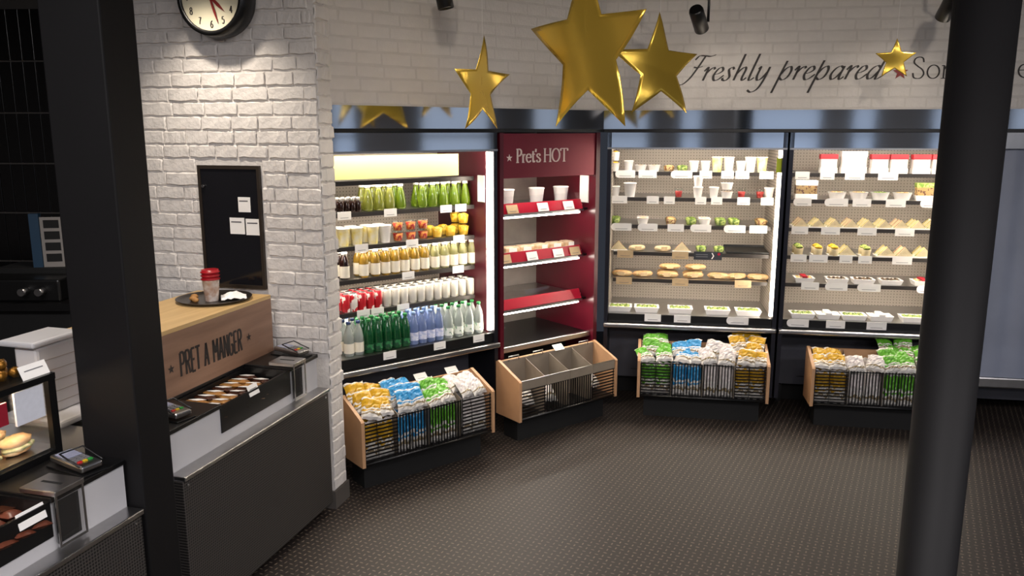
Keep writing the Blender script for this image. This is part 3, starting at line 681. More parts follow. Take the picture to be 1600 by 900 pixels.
# wall clock
ccx = U_brick.lx(351, 0, 2.62); ccz = 2.635
ck = empty('wall_clock', 'round black wall clock with a cream face on the brick wall', 'clock', U_brick.W(ccx, 0, ccz), BR)
RX = Matrix.Rotation(R(90), 4, 'X')
CR = .182
MB().lathe([(CR-.01, .0005), (CR, .01), (CR+.008, .06), (CR, .122), (CR-.02, .128), (CR-.024, .118)], 48, cap1=False).xform(RX).build('case', M_black, ck)
MB().lathe([(CR-.021, .112), (CR-.0215, .115)], 48).xform(RX).build('face', mat('cream clock face', '#d9d2b8', .5, noise=(6, .04)), ck)
yf = -.1155
for n in range(1, 13):
    a = R(90-30*n); rr_ = CR-.055; s_ = str(n); wd = sum(DIG[c][0] for c in s_)*.03
    x = rr_*math.cos(a)-wd/2; 
    for c in s_:
        glyphs(DIG, c, .0024, .4, 0, .03, .032, x, rr_*math.sin(a)-.016, y=yf).build('numeral', M_ink, ck); x += DIG[c][0]*.03
M_hand = mat('dark red hand', '#7c1f1f', .4, noise=(10, .1))
def hand(deg, L, w0, y):
    a = R(90-deg); d = Vector((math.cos(a), math.sin(a))); n = Vector((-d.y, d.x))
    P = [d*(-.03)+n*w0*.6, d*(-.03)-n*w0*.6, d*L*.55-n*w0, d*L, d*L*.55+n*w0]
    MB().prism([(p.x, p.y) for p in P], 'y', y-.002, y).build('hand', M_hand, ck)
hand(134, .105, .008, yf-.003); hand(163, .135, .006, yf-.006)
MB().lathe([(.008, 0), (.008, .012)], 12).xform(Matrix.Translation((0, yf+.001, 0)) @ RX).build('hub', M_hand, ck)

# glass food display on the near bay
fd = empty('food_display', 'black framed glass food display with filled rolls on the near counter bay', 'food display', U_cnt.W(0, 0, .8725), ca)
dx0, dx1, dy0, dy1, dh = -2.45, -1.455, .27, .62, .30
bars = MB().box(dx0, dx1, dy0, dy0+.02, 0, .025).box(dx0, dx1, dy1-.02, dy1, 0, .025).box(dx1-.03, dx1, dy0, dy0+.022, .025, dh-.022).box(dx1-.03, dx1, dy1-.022, dy1, .025, dh-.022).box(dx0, dx0+.03, dy0, dy0+.022, .025, dh-.022)
bars.build('frame', M_black, fd)
MB().box(dx0, dx1, dy0-.003, dy1, dh-.022, dh).build('top_shelf', M_black, fd)
MB().box(dx0+.03, dx1-.03, dy0+.008, dy0+.012, .025, dh-.022).build('front_glass', M_glass, fd)
MB().box(dx1-.012, dx1-.008, dy0+.022, dy1-.022, .025, dh-.022).build('end_glass', M_glass, fd)
MB().box(dx0, dx1, dy0+.02, dy1-.02, .0, .03).build('floor_tray', M_steel, fd)
MB().box(dx0+.02, dx1-.04, dy1-.03, dy1-.024, .03, dh-.03).build('back_glass', M_glass, fd)
MB().box(dx0+.1, dx1-.1, dy0+.03, dy0+.05, dh-.034, dh-.0225).build('lamp_tube', mat('warm display tube', '#ffffff', .5, emit=('#ffe2b8', 30)), fd)
MB().box(dx1-.17, dx1-.055, dy0-.0005, dy0+.0075, .16, .275).build('notice', mat('pale blue notice', '#d8dbe4', .5, noise=(60, .06)), fd)
MB().box(-1.95, dx1-.20, dy0+.0, dy0+.0075, .18, .255).build('red_notice', mat('red notice', '#93192c', .5, noise=(60, .1)), fd)
M_roll = mat('baked roll', '#c98f52', .5, noise=(18, .3), col2='#e3c9a0'); M_fill = mat('salad filling', '#e8d9b8', .5, noise=(50, .4), col2='#7f9a4c')
def roll():
    o = MB().blob((0, 0, .045), (.062, .04, .022), 3, 12, .06).build('filled_roll', M_roll)
    MB().blob((0, -.004, .027), (.064, .042, .014), 9, 12, .12).build('filling', M_fill, o)
    MB().blob((0, 0, .014), (.06, .038, .014), 5, 12, .06).build('roll_base', M_roll, o); return o
for i in range(6):
    for j in range(2): place('roll', roll, U_cnt.W(-1.56-i*.14, .36+j*.11, .9026), ca+rr.uniform(-.3, .3), 'filled bread roll inside the glass food display', 'roll', 'rolls in the glass display')
# tray of gold wrapped sweets on the display
gt = tag(MB().box(-2.3, -1.52, .3, .58, 1.1728, 1.178).box(-2.3, -1.52, .3, .305, 1.178, 1.2).box(-2.3, -1.52, .575, .58, 1.178, 1.2).box(-1.525, -1.52, .305, .575, 1.178, 1.2).build('sweet_tray', M_clear, None, U_cnt.W(0, 0), ca), 'clear shallow tray of gold wrapped sweets on top of the food display', 'tray')
M_goldwrap = mat('gold sweet wrapper', '#9a6a24', .28, .7, noise=(40, .4), bump=(60, .5))
def sweet(): return MB().blob((0, 0, .018), (.02, .02, .018), 31, 8, .22).build('gold_sweet', M_goldwrap)
for i in range(10):
    for j in range(5):
        place('sweet', sweet, U_cnt.W(-1.555-i*.046+rr.uniform(-.003, .003), .338+j*.05, 1.1782), rr.uniform(0, 6), 'gold wrapped sweet in the clear tray on the food display', 'sweet', 'gold sweets on the display')
for i in range(9):
    for j in range(4):
        place('sweet', sweet, U_cnt.W(-1.58-i*.048, .36+j*.05, 1.209), rr.uniform(0, 6), 'gold wrapped sweet in the clear tray on the food display', 'sweet', 'gold sweets on the display')
o = tcard(0, 0, .11, .05, U_cnt.W(-1.515, .283, 1.1727), (R(-25), 0, ca), 'white price card leaning on the tray of gold sweets')
# till behind
tl = empty('till', 'white till unit on the counter between the food display and the wooden box', 'till', U_cnt.W(-1.15, .62, .8724), ca)
MB().bbox(-.13, .13, -.16, .14, 0, .03, .01).build('base', M_white, tl)
MB().bbox(-.10, .10, -.06, .05, .03, .31, .012).build('body', M_white, tl)
MB().bbox(-.12, .12, -.07, .10, .311, .335, .008).build('top_cover', M_white, tl)
for k in range(5): MB().box(-.1005, .1005, -.0612, -.0605, .07+k*.045, .073+k*.045).build('groove', mat('grey groove', '#a19a92', .6, noise=(9, .1)), tl)

# back servery shelf with things in the dark
sv = empty('servery_counter', 'black back counter along the dark tiled wall', 'counter', (-2.9, 4.55, 0))
MB().box(-1.2, .55, -.35, .4, 1.06, 1.1).build('worktop', M_black, sv); MB().box(-1.2, .55, -.3, .4, 0, 1.06).build('body', M_matblack, sv)
mcn = empty('coffee_machine', 'black coffee machine on the back counter under the menu stand', 'coffee machine', (-2.62, 4.45, 1.1))
MB().bbox(-.28, .2, -.2, .25, .0, .12, .01).build('base', M_black, mcn); MB().box(-.26, .18, -.0, .24, .12, .15).build('top_plate', M_matblack, mcn)
for k in range(2): MB().lathe([(.02, 0), (.02, .05)], 12).xform(Matrix.Translation((.02+.09*k, -.2, .06)) @ RX).build('dial', M_steel, mcn)
bd = empty('menu_stand', 'white menu card with small dark pictures and a blue edge on the coffee machine', 'menu', (-2.61, 4.5, 1.2502), R(10))
MB().box(-.07, -.02, -.02, .02, 0, .30).build('blue_edge', mat('blue card edge', '#1c3a52', .5, noise=(8, .1)), bd)
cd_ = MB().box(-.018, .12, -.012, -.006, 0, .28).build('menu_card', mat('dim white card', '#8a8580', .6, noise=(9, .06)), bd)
for k in range(4): MB().box(.0, .08, -.0135, -.0125, .03+k*.063, .075+k*.063).build('picture', M_matblack, cd_)
for k, x in enumerate((-2.83, -2.72)):
    j = tag(MB().lathe([(.05, 0), (.052, .01), (.052, .14), (.03, .19), (.03, .22)], 20).build('glass_bottle', M_glass, None, (x-.22, 4.24-k*.02, 1.1002)), 'clear glass bottle on the black back counter', 'bottle', 'glass bottles on the back counter')
    MB().lathe([(.032, .2202), (.032, .24)], 16).build('stopper', M_steel, j)

# ------------------------------------------------------------------ hanging foil stars
def foil_star(px, py, Rpx, Y, yaw, tilt, label):
    v = py-450; t = Y/(F_PX*CP-v*SP); c = Vector(((px-800)*t, Y, CAM_Z+(-F_PX*SP-v*CP)*t)); R_ = Rpx*Y/F_PX*1.0
    r = empty('foil_star', label, 'star', c, yaw)
    P = star_poly(R_, .42); P3 = [(p[0], 0, p[1]) for p in P]; m = MB(); k = 6; rows = []
    rs = random.Random(int(px)); amp = R_*.05
    def disp(x, z): return amp*math.sin(x/R_*3+1.3*z/R_+px)+amp*.8*math.cos(z/R_*4.0-px*.3)
    for sd in (0, 1):
        o = len(m.v); m.v.append((0, disp(0, 0)+sd*.002, 0))
        for j in range(1, k+1):
            for i in range(10):
                a, b = P[i], P[(i+1) % 10]
                for q in range(4):
                    x = (a[0]+(b[0]-a[0])*q/4)*j/k; z = (a[1]+(b[1]-a[1])*q/4)*j/k; m.v.append((x, disp(x, z)+sd*.002, z))
        N = 40
        for i in range(N): m.f.append((o, o+1+i, o+1+(i+1) % N)); m.sm.append(True)
        for j in range(k-1):
            for i in range(N): m.f.append((o+1+j*N+i, o+1+(j+1)*N+i, o+1+(j+1)*N+(i+1) % N, o+1+j*N+(i+1) % N)); m.sm.append(True)
    h_ = len(m.v)//2
    for i in range(40): m.f.append((1+(k-1)*40+i, 1+(k-1)*40+(i+1) % 40, h_+1+(k-1)*40+(i+1) % 40, h_+1+(k-1)*40+i)); m.sm.append(False)
    m.build('foil', M_gold, r).rotation_euler = (tilt, 0, 0)
    MB().tube([(0, 0, R_*.97), (0, 0, CEIL-c.z-.001)], .0012, 5).build('thread', M_card, r)
foil_star(754, 137, 76, 4.45, R(56), R(4), 'narrow gold foil star hanging over the juice fridge')
foil_star(917, 78, 140, 4.0, R(-56), R(3), 'largest gold foil star hanging over the hot cabinet')
foil_star(1029, 107, 82, 4.5, R(25), R(-4), 'gold foil star hanging beside the start of the script lettering')
foil_star(1399, 93, 31, 4.9, R(-8), R(0), 'small gold foil star hanging at the end of the script lettering')

# ------------------------------------------------------------------ products: prototypes
def band_mat(name, base, spots, scale, thr, rough=.4):
    """packaging print: base colour with blotches of another"""
    m = mat(name, base, rough); nt = m.node_tree; b = nt.nodes['Principled BSDF']
    tc = nd(nt, 'ShaderNodeTexCoord'); n = nd(nt, 'ShaderNodeTexNoise'); n.inputs['Scale'].default_value = scale; n.inputs['Detail'].default_value = 2
    nt.links.new(tc.outputs['Object'], n.inputs['Vector']); r = nd(nt, 'ShaderNodeValToRGB'); r.color_ramp.interpolation = 'CONSTANT'
    r.color_ramp.elements[0].color = (*lin(base), 1); r.color_ramp.elements[1].position = thr; r.color_ramp.elements[1].color = (*lin(spots), 1)
    nt.links.new(n.outputs['Fac'], r.inputs[0]); nt.links.new(r.outputs[0], b.inputs['Base Color']); return m
def liquid(name, c, rough=.08): return mat(name, c, rough, trans=.55, noise=(15, .12))
M_capw = mat('white cap', '#efece6', .4, noise=(10, .04))
def bottle(name, prof, liq, cap_r, cap_z, cap_m, label=None, lab_m=None):
    def f():
        o = MB().lathe(prof, 16).build(name, liq)
        MB().lathe([(cap_r, cap_z), (cap_r, cap_z+.014), (cap_r*.9, cap_z+.0155)], 12).build('cap', cap_m, o)
        if label:
            r_, z0, z1 = label; MB().lathe([(r_, z0), (r_, z1)], 16, cap0=False, cap1=False).build('label_band', lab_m, o)
        return o
    return f
P_car = [(.02, 0), (.033, .004), (.035, .02), (.034, .045), (.023, .10), (.0165, .125), (.0158, .138)]
P_ju = [(.022, 0), (.028, .004), (.0295, .015), (.0295, .095), (.027, .118), (.0175, .14), (.016, .15)]
P_wat = [(.025, 0), (.031, .005), (.032, .02), (.031, .06), (.032, .085), (.0315, .12), (.024, .16), (.0125, .19), (.0115, .203)]
P_shot = [(.014, 0), (.018, .003), (.018, .055), (.011, .068), (.009, .073)]
M_lj = liquid('pale green juice', '#a9b04a'); M_gj = liquid('green juice', '#8fae2c'); M_dk = mat('dark glass', '#2a1712', .12, noise=(9, .2))
M_oj = liquid('amber juice', '#c9a13a'); M_lem = liquid('lemon juice', '#cfc06a'); M_elder = liquid('pale cloudy juice', '#c7c488')
M_gw = liquid('green bottle', '#1c6b3c'); M_cw = liquid('clear water bottle', '#c9d3cf'); M_bw = liquid('blue tinted bottle', '#8fa5d6')
M_greencap = mat('green cap', '#2f8a4a', .4, noise=(9, .08)); M_bluecap = mat('blue cap', '#8aa8d8', .4, noise=(9, .08)); M_navycap = mat('navy cap', '#26406f', .4, noise=(9, .08))
M_lab = mat('cream paper label', '#f0ead9', .6, noise=(30, .05)); M_labg = band_mat('green white label', '#e6ebe2', '#7fa58a', 45, .6)
M_labdk = band_mat('dark green label', '#15452c', '#2f7a48', 40, .55); M_labb = band_mat('lilac label', '#b9c2e2', '#d9dcf0', 40, .5)
B = {
 'shot': bottle('shot_bottle', P_shot, M_dk, .0105, .0735, M_capw),
 'lime': bottle('juice_carafe', P_car, M_lj, .0182, .1385, M_capw),
 'green': bottle('juice_carafe', P_car, M_gj, .0182, .1385, M_capw),
 'amber': bottle('juice_bottle', P_ju, M_oj, .0185, .1505, M_capw, (.0302, .012, .082), M_lab),
 'lemon': bottle('juice_bottle', P_ju, M_lem, .0185, .1505, M_capw, (.0302, .012, .082), M_lab),
 'cola': bottle('juice_bottle', P_ju, M_dk, .0185, .1505, M_capw, (.0302, .012, .082), M_lab),
 'cloudy': bottle('juice_bottle', P_ju, M_elder, .0185, .1505, M_capw, (.0302, .012, .082), M_lab),
 'gwater': bottle('water_bottle', P_wat, M_gw, .014, .2035, M_greencap, (.0327, .022, .06), M_labdk),
 'bwater': bottle('water_bottle', P_wat, M_bw, .014, .2035, M_bluecap, (.0327, .03, .085), M_labb),
 'nwater': bottle('water_bottle', P_wat, M_cw, .014, .2035, M_navycap, (.0327, .022, .085), M_lab),
 'cwater': bottle('water_bottle', P_wat, M_cw, .014, .2035, M_greencap, (.0327, .022, .075), M_labg)}
def can(c1, c2, thr, nm):
    def f():
        o = MB().lathe([(.022, 0), (.0265, .004), (.0265, .108), (.0225, .116)], 18).build('drink_can', band_mat(nm, c1, c2, 22, thr, .3))
        MB().lathe([(.0232, .1162), (.0236, .119), (.0216, .1195), (.021, .1175)], 18).build('lid', M_steel, o)
        MB().box(-.008, .008, -.011, .004, .1196, .1206).build('pull_tab', M_steel, o); return o
    return f
B['redcan'] = can('#c8202e', '#f2e9e4', .56, 'red can print'); B['whitecan'] = can('#ddd9cf', '#b9b39c', .62, 'cream can print')
B['stripecan'] = can('#efe9e2', '#c8202e', .52, 'white and red can print')
def pot(name, r, hgt, cup_m, fill_m, lid=True, fill_h=.8, dome=False):
    def f():
        o = MB().lathe([(r*.74, 0), (r*.76, .002), (r, hgt), (r*1.05, hgt+.002)], 18, cap1=False).build(name, cup_m)
        b = MB()
        if dome: b.blob((0, 0, hgt*fill_h), (r*.88, r*.88, hgt*.28), 3, 12, .12)
        b.lathe([(r*.70, .004), (r*(.72+.2*fill_h), hgt*fill_h)], 16); b.build('filling', fill_m, o)
        if lid: MB().lathe([(r*1.06, hgt+.0022), (r*1.06, hgt+.006), (r*.95, hgt+.009)], 18).build('lid', M_clear if lid == 'clear' else M_capw, o)
        return o
    return f
M_mango = mat('mango chunks', '#e0a81c', .35, noise=(60, .3), col2='#f0cc4a'); M_berry = band_mat('berries and melon', '#e08a3a', '#b3202a', 55, .5)
M_cust = mat('yellow yoghurt', '#f0df7a', .4, noise=(14, .08)); M_wh = mat('white yoghurt', '#efece4', .4, noise=(14, .05)); M_redf = mat('red compote', '#b02a26', .35, noise=(40, .3))
M_leaf = band_mat('green salad leaves', '#5d7a2c', '#a9b860', 60, .5); M_grain = band_mat('grain salad', '#c9a86e', '#7a4a2c', 60, .56); M_beet = band_mat('mixed salad', '#c8b48a', '#8f2f30', 60, .55)
M_papercup = mat('white paper pot', '#efece8', .5, noise=(16, .04))
B['ypot'] = pot('yoghurt_pot', .038, .10, M_papercup, M_cust, True, .85); B['yelpot'] = pot('yoghurt_pot', .038, .10, mat('yellow printed pot', '#efdc70', .45, noise=(25, .25), col2='#f4efd8'), M_cust, True)
B['berry'] = pot('fruit_pot', .036, .055, M_clear, M_berry, 'clear', .9); B['mango'] = pot('fruit_pot', .04, .06, M_clear, M_mango, 'clear', .9, True)
B['soup'] = pot('soup_pot', .045, .095, M_papercup, M_wh, True)
B['wpot'] = pot('white_pot', .034, .07, M_papercup, M_wh, True); B['redpot'] = pot('dessert_pot', .03, .06, M_clear, M_redf, 'clear', .8)
B['salad'] = pot('salad_pot', .045, .045, M_clear, M_leaf, False, .8, True); B['grain'] = pot('salad_pot', .045, .045, M_clear, M_grain, False, .8, True); B['beet'] = pot('salad_pot', .043, .045, M_papercup, M_beet, False, .8, True)
B['fpot'] = pot('fruit_pot', .032, .06, M_papercup, M_mango, False, .9, True)
B['bowl'] = pot('salad_bowl', .062, .05, M_papercup, M_grain, 'clear', .85, True); B['bowlg'] = pot('salad_bowl', .062, .05, M_papercup, M_leaf, 'clear', .85, True)
M_bread = mat('sliced bread', '#ecdcb8', .6, noise=(40, .15)); M_crust = mat('baguette crust', '#cfae7e', .5, noise=(14, .3), col2='#a67c4c'); M_film = glass_mat('cling film', (.97, .97, .95), .08, .12)
def wedge(fill, pack):
    def f():
        o = MB().prism([(-.04, 0), (.04, 0), (.04, .012)], 'y', -.0001, .0001)
        o = MB().prism([(-.062, .002), (.062, .002), (.0, .07)], 'y', -.012, .0)   # near slice
        o = o.build('sandwich', M_bread)
        MB().prism([(-.064, .003), (.064, .003), (.0, .073)], 'y', .001, .012).build('filling', fill, o)
        MB().prism([(-.062, .002), (.062, .002), (.0, .07)], 'y', .013, .025).build('bread_slice', M_bread, o)
        MB().prism([(-.068, 0), (.068, 0), (.066, .006), (-.066, .006)], 'y', -.016, .03).build('pack_base', pack, o)
        MB().prism([(-.068, .0065), (.068, .0065), (.0, .08)], 'y', -.0165, -.0155).build('pack_window', M_film, o); return o
    return f
B['sand'] = wedge(band_mat('egg and cress', '#d9c25a', '#6f8a3a', 70, .5), M_card); B['sandham'] = wedge(band_mat('ham and salad', '#c98a72', '#7f9a4c', 70, .52), M_card)
def baguette(L, film=True, m=None):
    def f():
        pr = []; n = 12
        o = MB(); rows = []
        for i in range(n+1):
            u = i/n*2-1; r_ = .034*(1-abs(u)**3.2)**.5+.002
            for j in range(10):
                a = 2*math.pi*j/10; o.v.append((u*L/2, r_*math.cos(a), .026+r_*.78*math.sin(a)))
        for i in range(n):
            for j in range(10): o.f.append((i*10+j, (i+1)*10+j, (i+1)*10+(j+1) % 10, i*10+(j+1) % 10)); o.sm.append(True)
        o = o.build('baguette', m or M_crust)
        MB().blob((0, -.022, .026), (L*.42, .016, .008), 4, 10, .15).build('filling', M_fill, o)
        MB().box(-.03, .03, -.0375, -.0365, .008, .045).build('wrapper_label', M_kraft, o); return o
    return f
B['bag'] = baguette(.2); B['bagl'] = baguette(.17, m=mat('pale baguette', '#ddc49a', .5, noise=(14, .25)))
M_wrapb = mat('tortilla wrap', '#e0cfa4', .6, noise=(20, .2)); 
def wrap(fill):
    def f():
        o = MB().lathe([(.0, 0), (.03, .004), (.032, .06), (.028, .062)], 14, cap0=False, cap1=False).xform(Matrix.Rotation(R(20), 4, 'X')).build('wrap_half', M_wrapb)
        MB().blob((0, -.02, .062), (.027, .027, .014), 8, 10, .2).build('filling', fill, o)
        MB().box(-.034, .034, -.03, .034, 0, .003).build('tray_card', M_card, o); return o
    return f
B['wrapg'] = wrap(M_leaf); B['wrapy'] = wrap(M_mango)
def tray(fill, w_=.16, d_=.12, m=None, band=None):
    def f():
        h_ = .035; a, b, c, d = w_/2, d_/2, w_/2-.012, d_/2-.012
        o = MB().add([(-c, -d, 0), (c, -d, 0), (c, d, 0), (-c, d, 0), (-a, -b, h_), (a, -b, h_), (a, b, h_), (-a, b, h_), (-a+.012, -b+.012, h_), (a-.012, -b+.012, h_), (a-.012, b-.012, h_), (-a+.012, b-.012, h_), (-c+.01, -d+.01, .006), (c-.01, -d+.01, .006), (c-.01, d-.01, .006), (-c+.01, d-.01, .006)],
          [(0, 3, 2, 1), (0, 1, 5, 4), (1, 2, 6, 5), (2, 3, 7, 6), (3, 0, 4, 7), (4, 5, 9, 8), (5, 6, 10, 9), (6, 7, 11, 10), (7, 4, 8, 11), (8, 9, 13, 12), (9, 10, 14, 13), (10, 11, 15, 14), (11, 8, 12, 15), (12, 13, 14, 15)])
        o = o.build('food_tray', m or M_papercup); q = MB(); r2 = random.Random(3)
        for i in range(4):
            for j in range(2): q.blob((-w_*.3+i*w_*.2, -d_*.18+j*d_*.36, .026), (w_*.13, d_*.2, .014), i*3+j, 8, .2)
        q.build('filling', fill, o)
        if band: MB().box(-w_*.13, w_*.13, -b-.001, b+.001, h_+.0005, h_+.012).build('sleeve', band, o)
        return o
    return f
B['traygreen'] = tray(M_leaf); B['traywhite'] = tray(M_wh, .15, .12, band=M_card); B['traydark'] = tray(band_mat('dark noodles', '#6d5a44', '#2c2620', 60, .5), .15); B['trayred'] = tray(M_grain, .14, .12, band=mat('red sleeve', '#a51a2a', .5, noise=(20, .1)))
def carton(w_, h_, top, win):
    def f():
        o = MB().box(-w_/2, w_/2, -.035, .035, 0, h_*.28).build('sandwich_box', M_card)
        MB().box(-w_/2+.004, w_/2-.004, -.03, .03, h_*.28, h_*.74).build('filling', win, o)
        MB().box(-w_/2, w_/2, -.032, .035, h_*.745, h_).build('box_top', top, o)
        MB().box(-w_/2, w_/2, -.0345, -.0335, h_*.28, h_*.745).build('window', M_film, o); return o
    return f
B['redbox'] = carton(.115, .13, mat('red box top', '#c02a34', .5, noise=(15, .1)), M_card); B['whitebox'] = carton(.17, .15, M_card, M_card)
B['foodbox'] = carton(.15, .13, M_card, M_grain); B['greenbox'] = carton(.15, .12, M_leaf, M_grain)

def ticket(w_, h_, m, pill=False):
    def f():
        if pill:
            P = [(w_/2, 0), (w_/2, h_)]+[(-w_/2+h_*.45+h_/2*math.cos(R(90+t))*.9, h_/2+h_/2*math.sin(R(90+t))) for t in range(0, 181, 20)]
            o = MB().prism(P, 'y', -.001, .001)
        else: o = MB().box(-w_/2, w_/2, -.001, .001, 0, h_)
        o = o.build('price_ticket', m)
        MB().box(-w_*.3, w_*.3, -.0016, -.0011, h_*.22, h_*.27).build('print_line', M_key, o); return o
    return f
ORD = ['top', 'second', 'third', 'fourth', 'fifth', 'bottom']
def zq(k): return (SHELF_Z[k], QS) if k < 5 else (DECK, .04)
LBL = []
LAND = {'drinks fridge': 'brick wall', 'salad fridge': 'hot cabinet', 'sandwich fridge': 'salad fridge'}
def item(U, fr, k, px, key, label, cat, off=.05, dz=0, rz=0, rows=1, gap=.075, sc=1.0):
    z, q = zq(k)
    for r_ in range(rows):
        qq = q+off+r_*gap; x = U.lx(px, q+off, z)
        o = place(key, B[key], U.W(x, qq, z+dz+.0005), U.a+rz, label, cat, '%s on the %s shelf of the %s' % (label, ORD[k], fr), sc)
        LBL.append((o, fr, k, label, r_ if rows > 1 else -1, dz > 0, px))
def tick(U, fr, k, px, wpx=22, pill=False, m=None, hh=.055):
    z, q = zq(k); w_ = round(wpx*5.5/F_PX, 3); mm = m or M_card; key = ('t', w_, pill, mm.name, hh)
    x = U.lx(px, q-.015, z); y = q-.0145 if k < 5 else .0095
    lb = '%s%s price ticket' % ('rounded ' if pill else '', 'tan' if mm is M_kraft else 'white')
    o = place(key, ticket(w_, hh, mm, pill), U.W(x, y, z+.012-hh), U.a, lb, 'price ticket', '%s on the %s shelf of the %s' % (lb, ORD[k], fr))
    LBL.append((o, fr, k, lb, -1, False, px))
NUM = ['first', 'second', 'third', 'fourth', 'fifth', 'sixth', 'seventh', 'eighth', 'ninth', 'tenth', 'eleventh', 'twelfth', 'thirteenth', 'fourteenth', 'fifteenth', 'sixteenth']
def finish_labels():
    rows = {}
    for t in LBL: rows.setdefault((t[1], t[2], t[3], t[4], t[5]), []).append(t)
    for (fr, k, lb, r_, up), L in rows.items():
        L.sort(key=lambda t: t[6])
        for n, t in enumerate(L):
            rw = {-1: '', 0: ', front row', 1: ', second row', 2: ', third row'}[r_]+(', stacked upper' if up else '')
            if len(L) == 1: t[0]['label'] = '%s%s, %s shelf of the %s' % (lb, rw, ORD[k], fr)
            else: t[0]['label'] = '%s %s from the %s%s, %s shelf of %s' % (NUM[n], lb, LAND[fr], rw, ORD[k], fr)

# ---- drinks fridge
FD = 'drinks fridge'
for px in (533, 542, 551, 560): item(U_drink, FD, 1, px, 'shot', 'small dark bottle', 'bottle', .03, rows=2, gap=.05)
for px in (575, 592, 609): item(U_drink, FD, 1, px, 'lime', 'pale green carafe', 'bottle', .05, rows=2)
for px in (626, 660, 676, 693, 710, 727): item(U_drink, FD, 1, px, 'green', 'bright green carafe', 'bottle', .05, rows=2)
for px in (537, 558, 583, 602): item(U_drink, FD, 2, px, 'yelpot' if px < 590 else 'ypot', 'tall yellow yoghurt pot' if px < 590 else 'tall white yoghurt pot', 'pot', .05, rows=2, gap=.085)
for px in (622, 642, 661):
    for d in (0, .0645): item(U_drink, FD, 2, px, 'berry', 'berry fruit pot', 'pot', .05, dz=d)
for px, n in ((683, 1), (704, 1), (724, 2)):
    for d in range(n): item(U_drink, FD, 2, px, 'mango', 'mango fruit pot', 'pot', .05, dz=d*.0755, rows=2, gap=.09)
for i, px in enumerate((539, 569, 587, 603, 618, 633, 649, 664, 680, 695, 709, 723, 737)):
    ky = 'cola' if px < 545 else ('amber' if px < 665 else ('lemon' if px in (649, 664) else 'cloudy'))
    item(U_drink, FD, 3, px, ky, {'cola': 'dark juice bottle', 'amber': 'amber juice bottle', 'cloudy': 'pale juice bottle', 'lemon': 'lemon'}[ky], 'bottle', .04, rows=2)
for i, px in enumerate((541, 553, 566, 579, 591, 605, 618, 632, 645, 658, 671, 684, 697, 710, 722, 735)):
    ky = 'stripecan' if i == 1 else ('redcan' if i < 5 else 'whitecan')
    item(U_drink, FD, 4, px, ky, {'stripecan': 'red striped can', 'redcan': 'red can', 'whitecan': 'cream can'}[ky], 'can', .035, rows=3, gap=.06, sc=.95)
for px, ky in ((546, 'nwater'), (561, 'nwater'), (577, 'gwater'), (591, 'gwater'), (606, 'gwater'), (620, 'gwater'), (634, 'gwater'), (647, 'bwater'), (660, 'bwater'), (673, 'bwater'), (686, 'bwater'), (701, 'cwater'), (717, 'cwater'), (733, 'cwater'), (748, 'cwater')):
    item(U_drink, FD, 5, px, ky, {'nwater': 'navy capped bottle', 'gwater': 'green water bottle', 'bwater': 'blue tinted water bottle', 'cwater': 'green capped bottle'}[ky], 'bottle', .06, rows=3, sc=.95)
for k, px in ((1, 538), (1, 610), (1, 697), (1, 720), (2, 565), (2, 644), (2, 717), (3, 638), (3, 716), (4, 568), (4, 590), (4, 630), (5, 607), (5, 685), (5, 746)): tick(U_drink, FD, k, px, 20, hh=.048)

# ---- salad fridge
FS = 'salad fridge'; U = U_sal
for px, ky, n in ((961, 'fpot', 2), (982, 'wpot', 1), (1001, 'beet', 1), (1022, 'beet', 1), (1045, 'grain', 1), (1066, 'salad', 1), (1084, 'wpot', 1), (1102, 'wpot', 1), (1120, 'yelpot', 1), (1138, 'ypot', 1), (1157, 'wpot', 1), (1172, 'ypot', 1), (1190, 'yelpot', 1)):
    for d in range(n): item(U, FS, 0, px, ky, {'fpot': 'yellow fruit pot', 'wpot': 'small white pot', 'beet': 'red salad pot', 'grain': 'grain salad pot', 'salad': 'green salad pot', 'yelpot': 'yellow yoghurt pot', 'ypot': 'tall white yoghurt pot'}[ky], 'pot', .06, dz=d*.078)
for px, ky, n in ((961, 'wpot', 1), (984, 'soup', 1), (1060, 'redpot', 1), (1090, 'wpot', 2), (1115, 'wpot', 1), (1135, 'beet', 2), (1158, 'redpot', 1), (1187, 'redpot', 1), (1201, 'wpot', 1)):
    for d in range(n): item(U, FS, 1, px, ky, {'wpot': 'small white pot', 'soup': 'large white soup pot', 'redpot': 'red compote pot', 'beet': 'red salad pot'}[ky], 'pot', .05, dz=d*(.0825 if ky == 'wpot' else .062))
for px, ky in ((961, 'salad'), (1004, 'beet'), (1048, 'grain'), (1080, 'salad'), (1101, 'beet'), (1126, 'salad'), (1147, 'salad'), (1190, 'grain')): item(U, FS, 2, px, ky, {'salad': 'green salad pot', 'beet': 'red salad pot', 'grain': 'grain salad pot'}[ky], 'pot', .06, rows=2, gap=.1)
for px, ky in ((966, 'sandham'), (995, 'bagl'), (1035, 'bagl'), (1065, 'sandham'), (1095, 'salad'), (1123, 'salad')): item(U, FS, 3, px, ky, {'sandham': 'ham sandwich wedge', 'bagl': 'pale filled baguette', 'salad': 'green salad pot'}[ky], {'salad': 'pot', 'bagl': 'baguette'}.get(ky, 'sandwich'), .07, rz=R(25) if ky == 'bagl' else 0, sc=.8 if ky == 'bagl' else 1)
for i, px in enumerate((972, 1004, 1043, 1083, 1122, 1150, 1184)): item(U, FS, 4, px, 'bag', 'brown crusted baguette', 'baguette', .10, rz=R(20 if i % 2 else -12), sc=.82, rows=2 if i in (2, 3) else 1, gap=.11)
for px, dz in ((1046, .055), (1086, .055)): item(U, FS, 4, px, 'bag', 'brown crusted baguette', 'baguette', .15, dz=dz, rz=R(5), sc=.8)
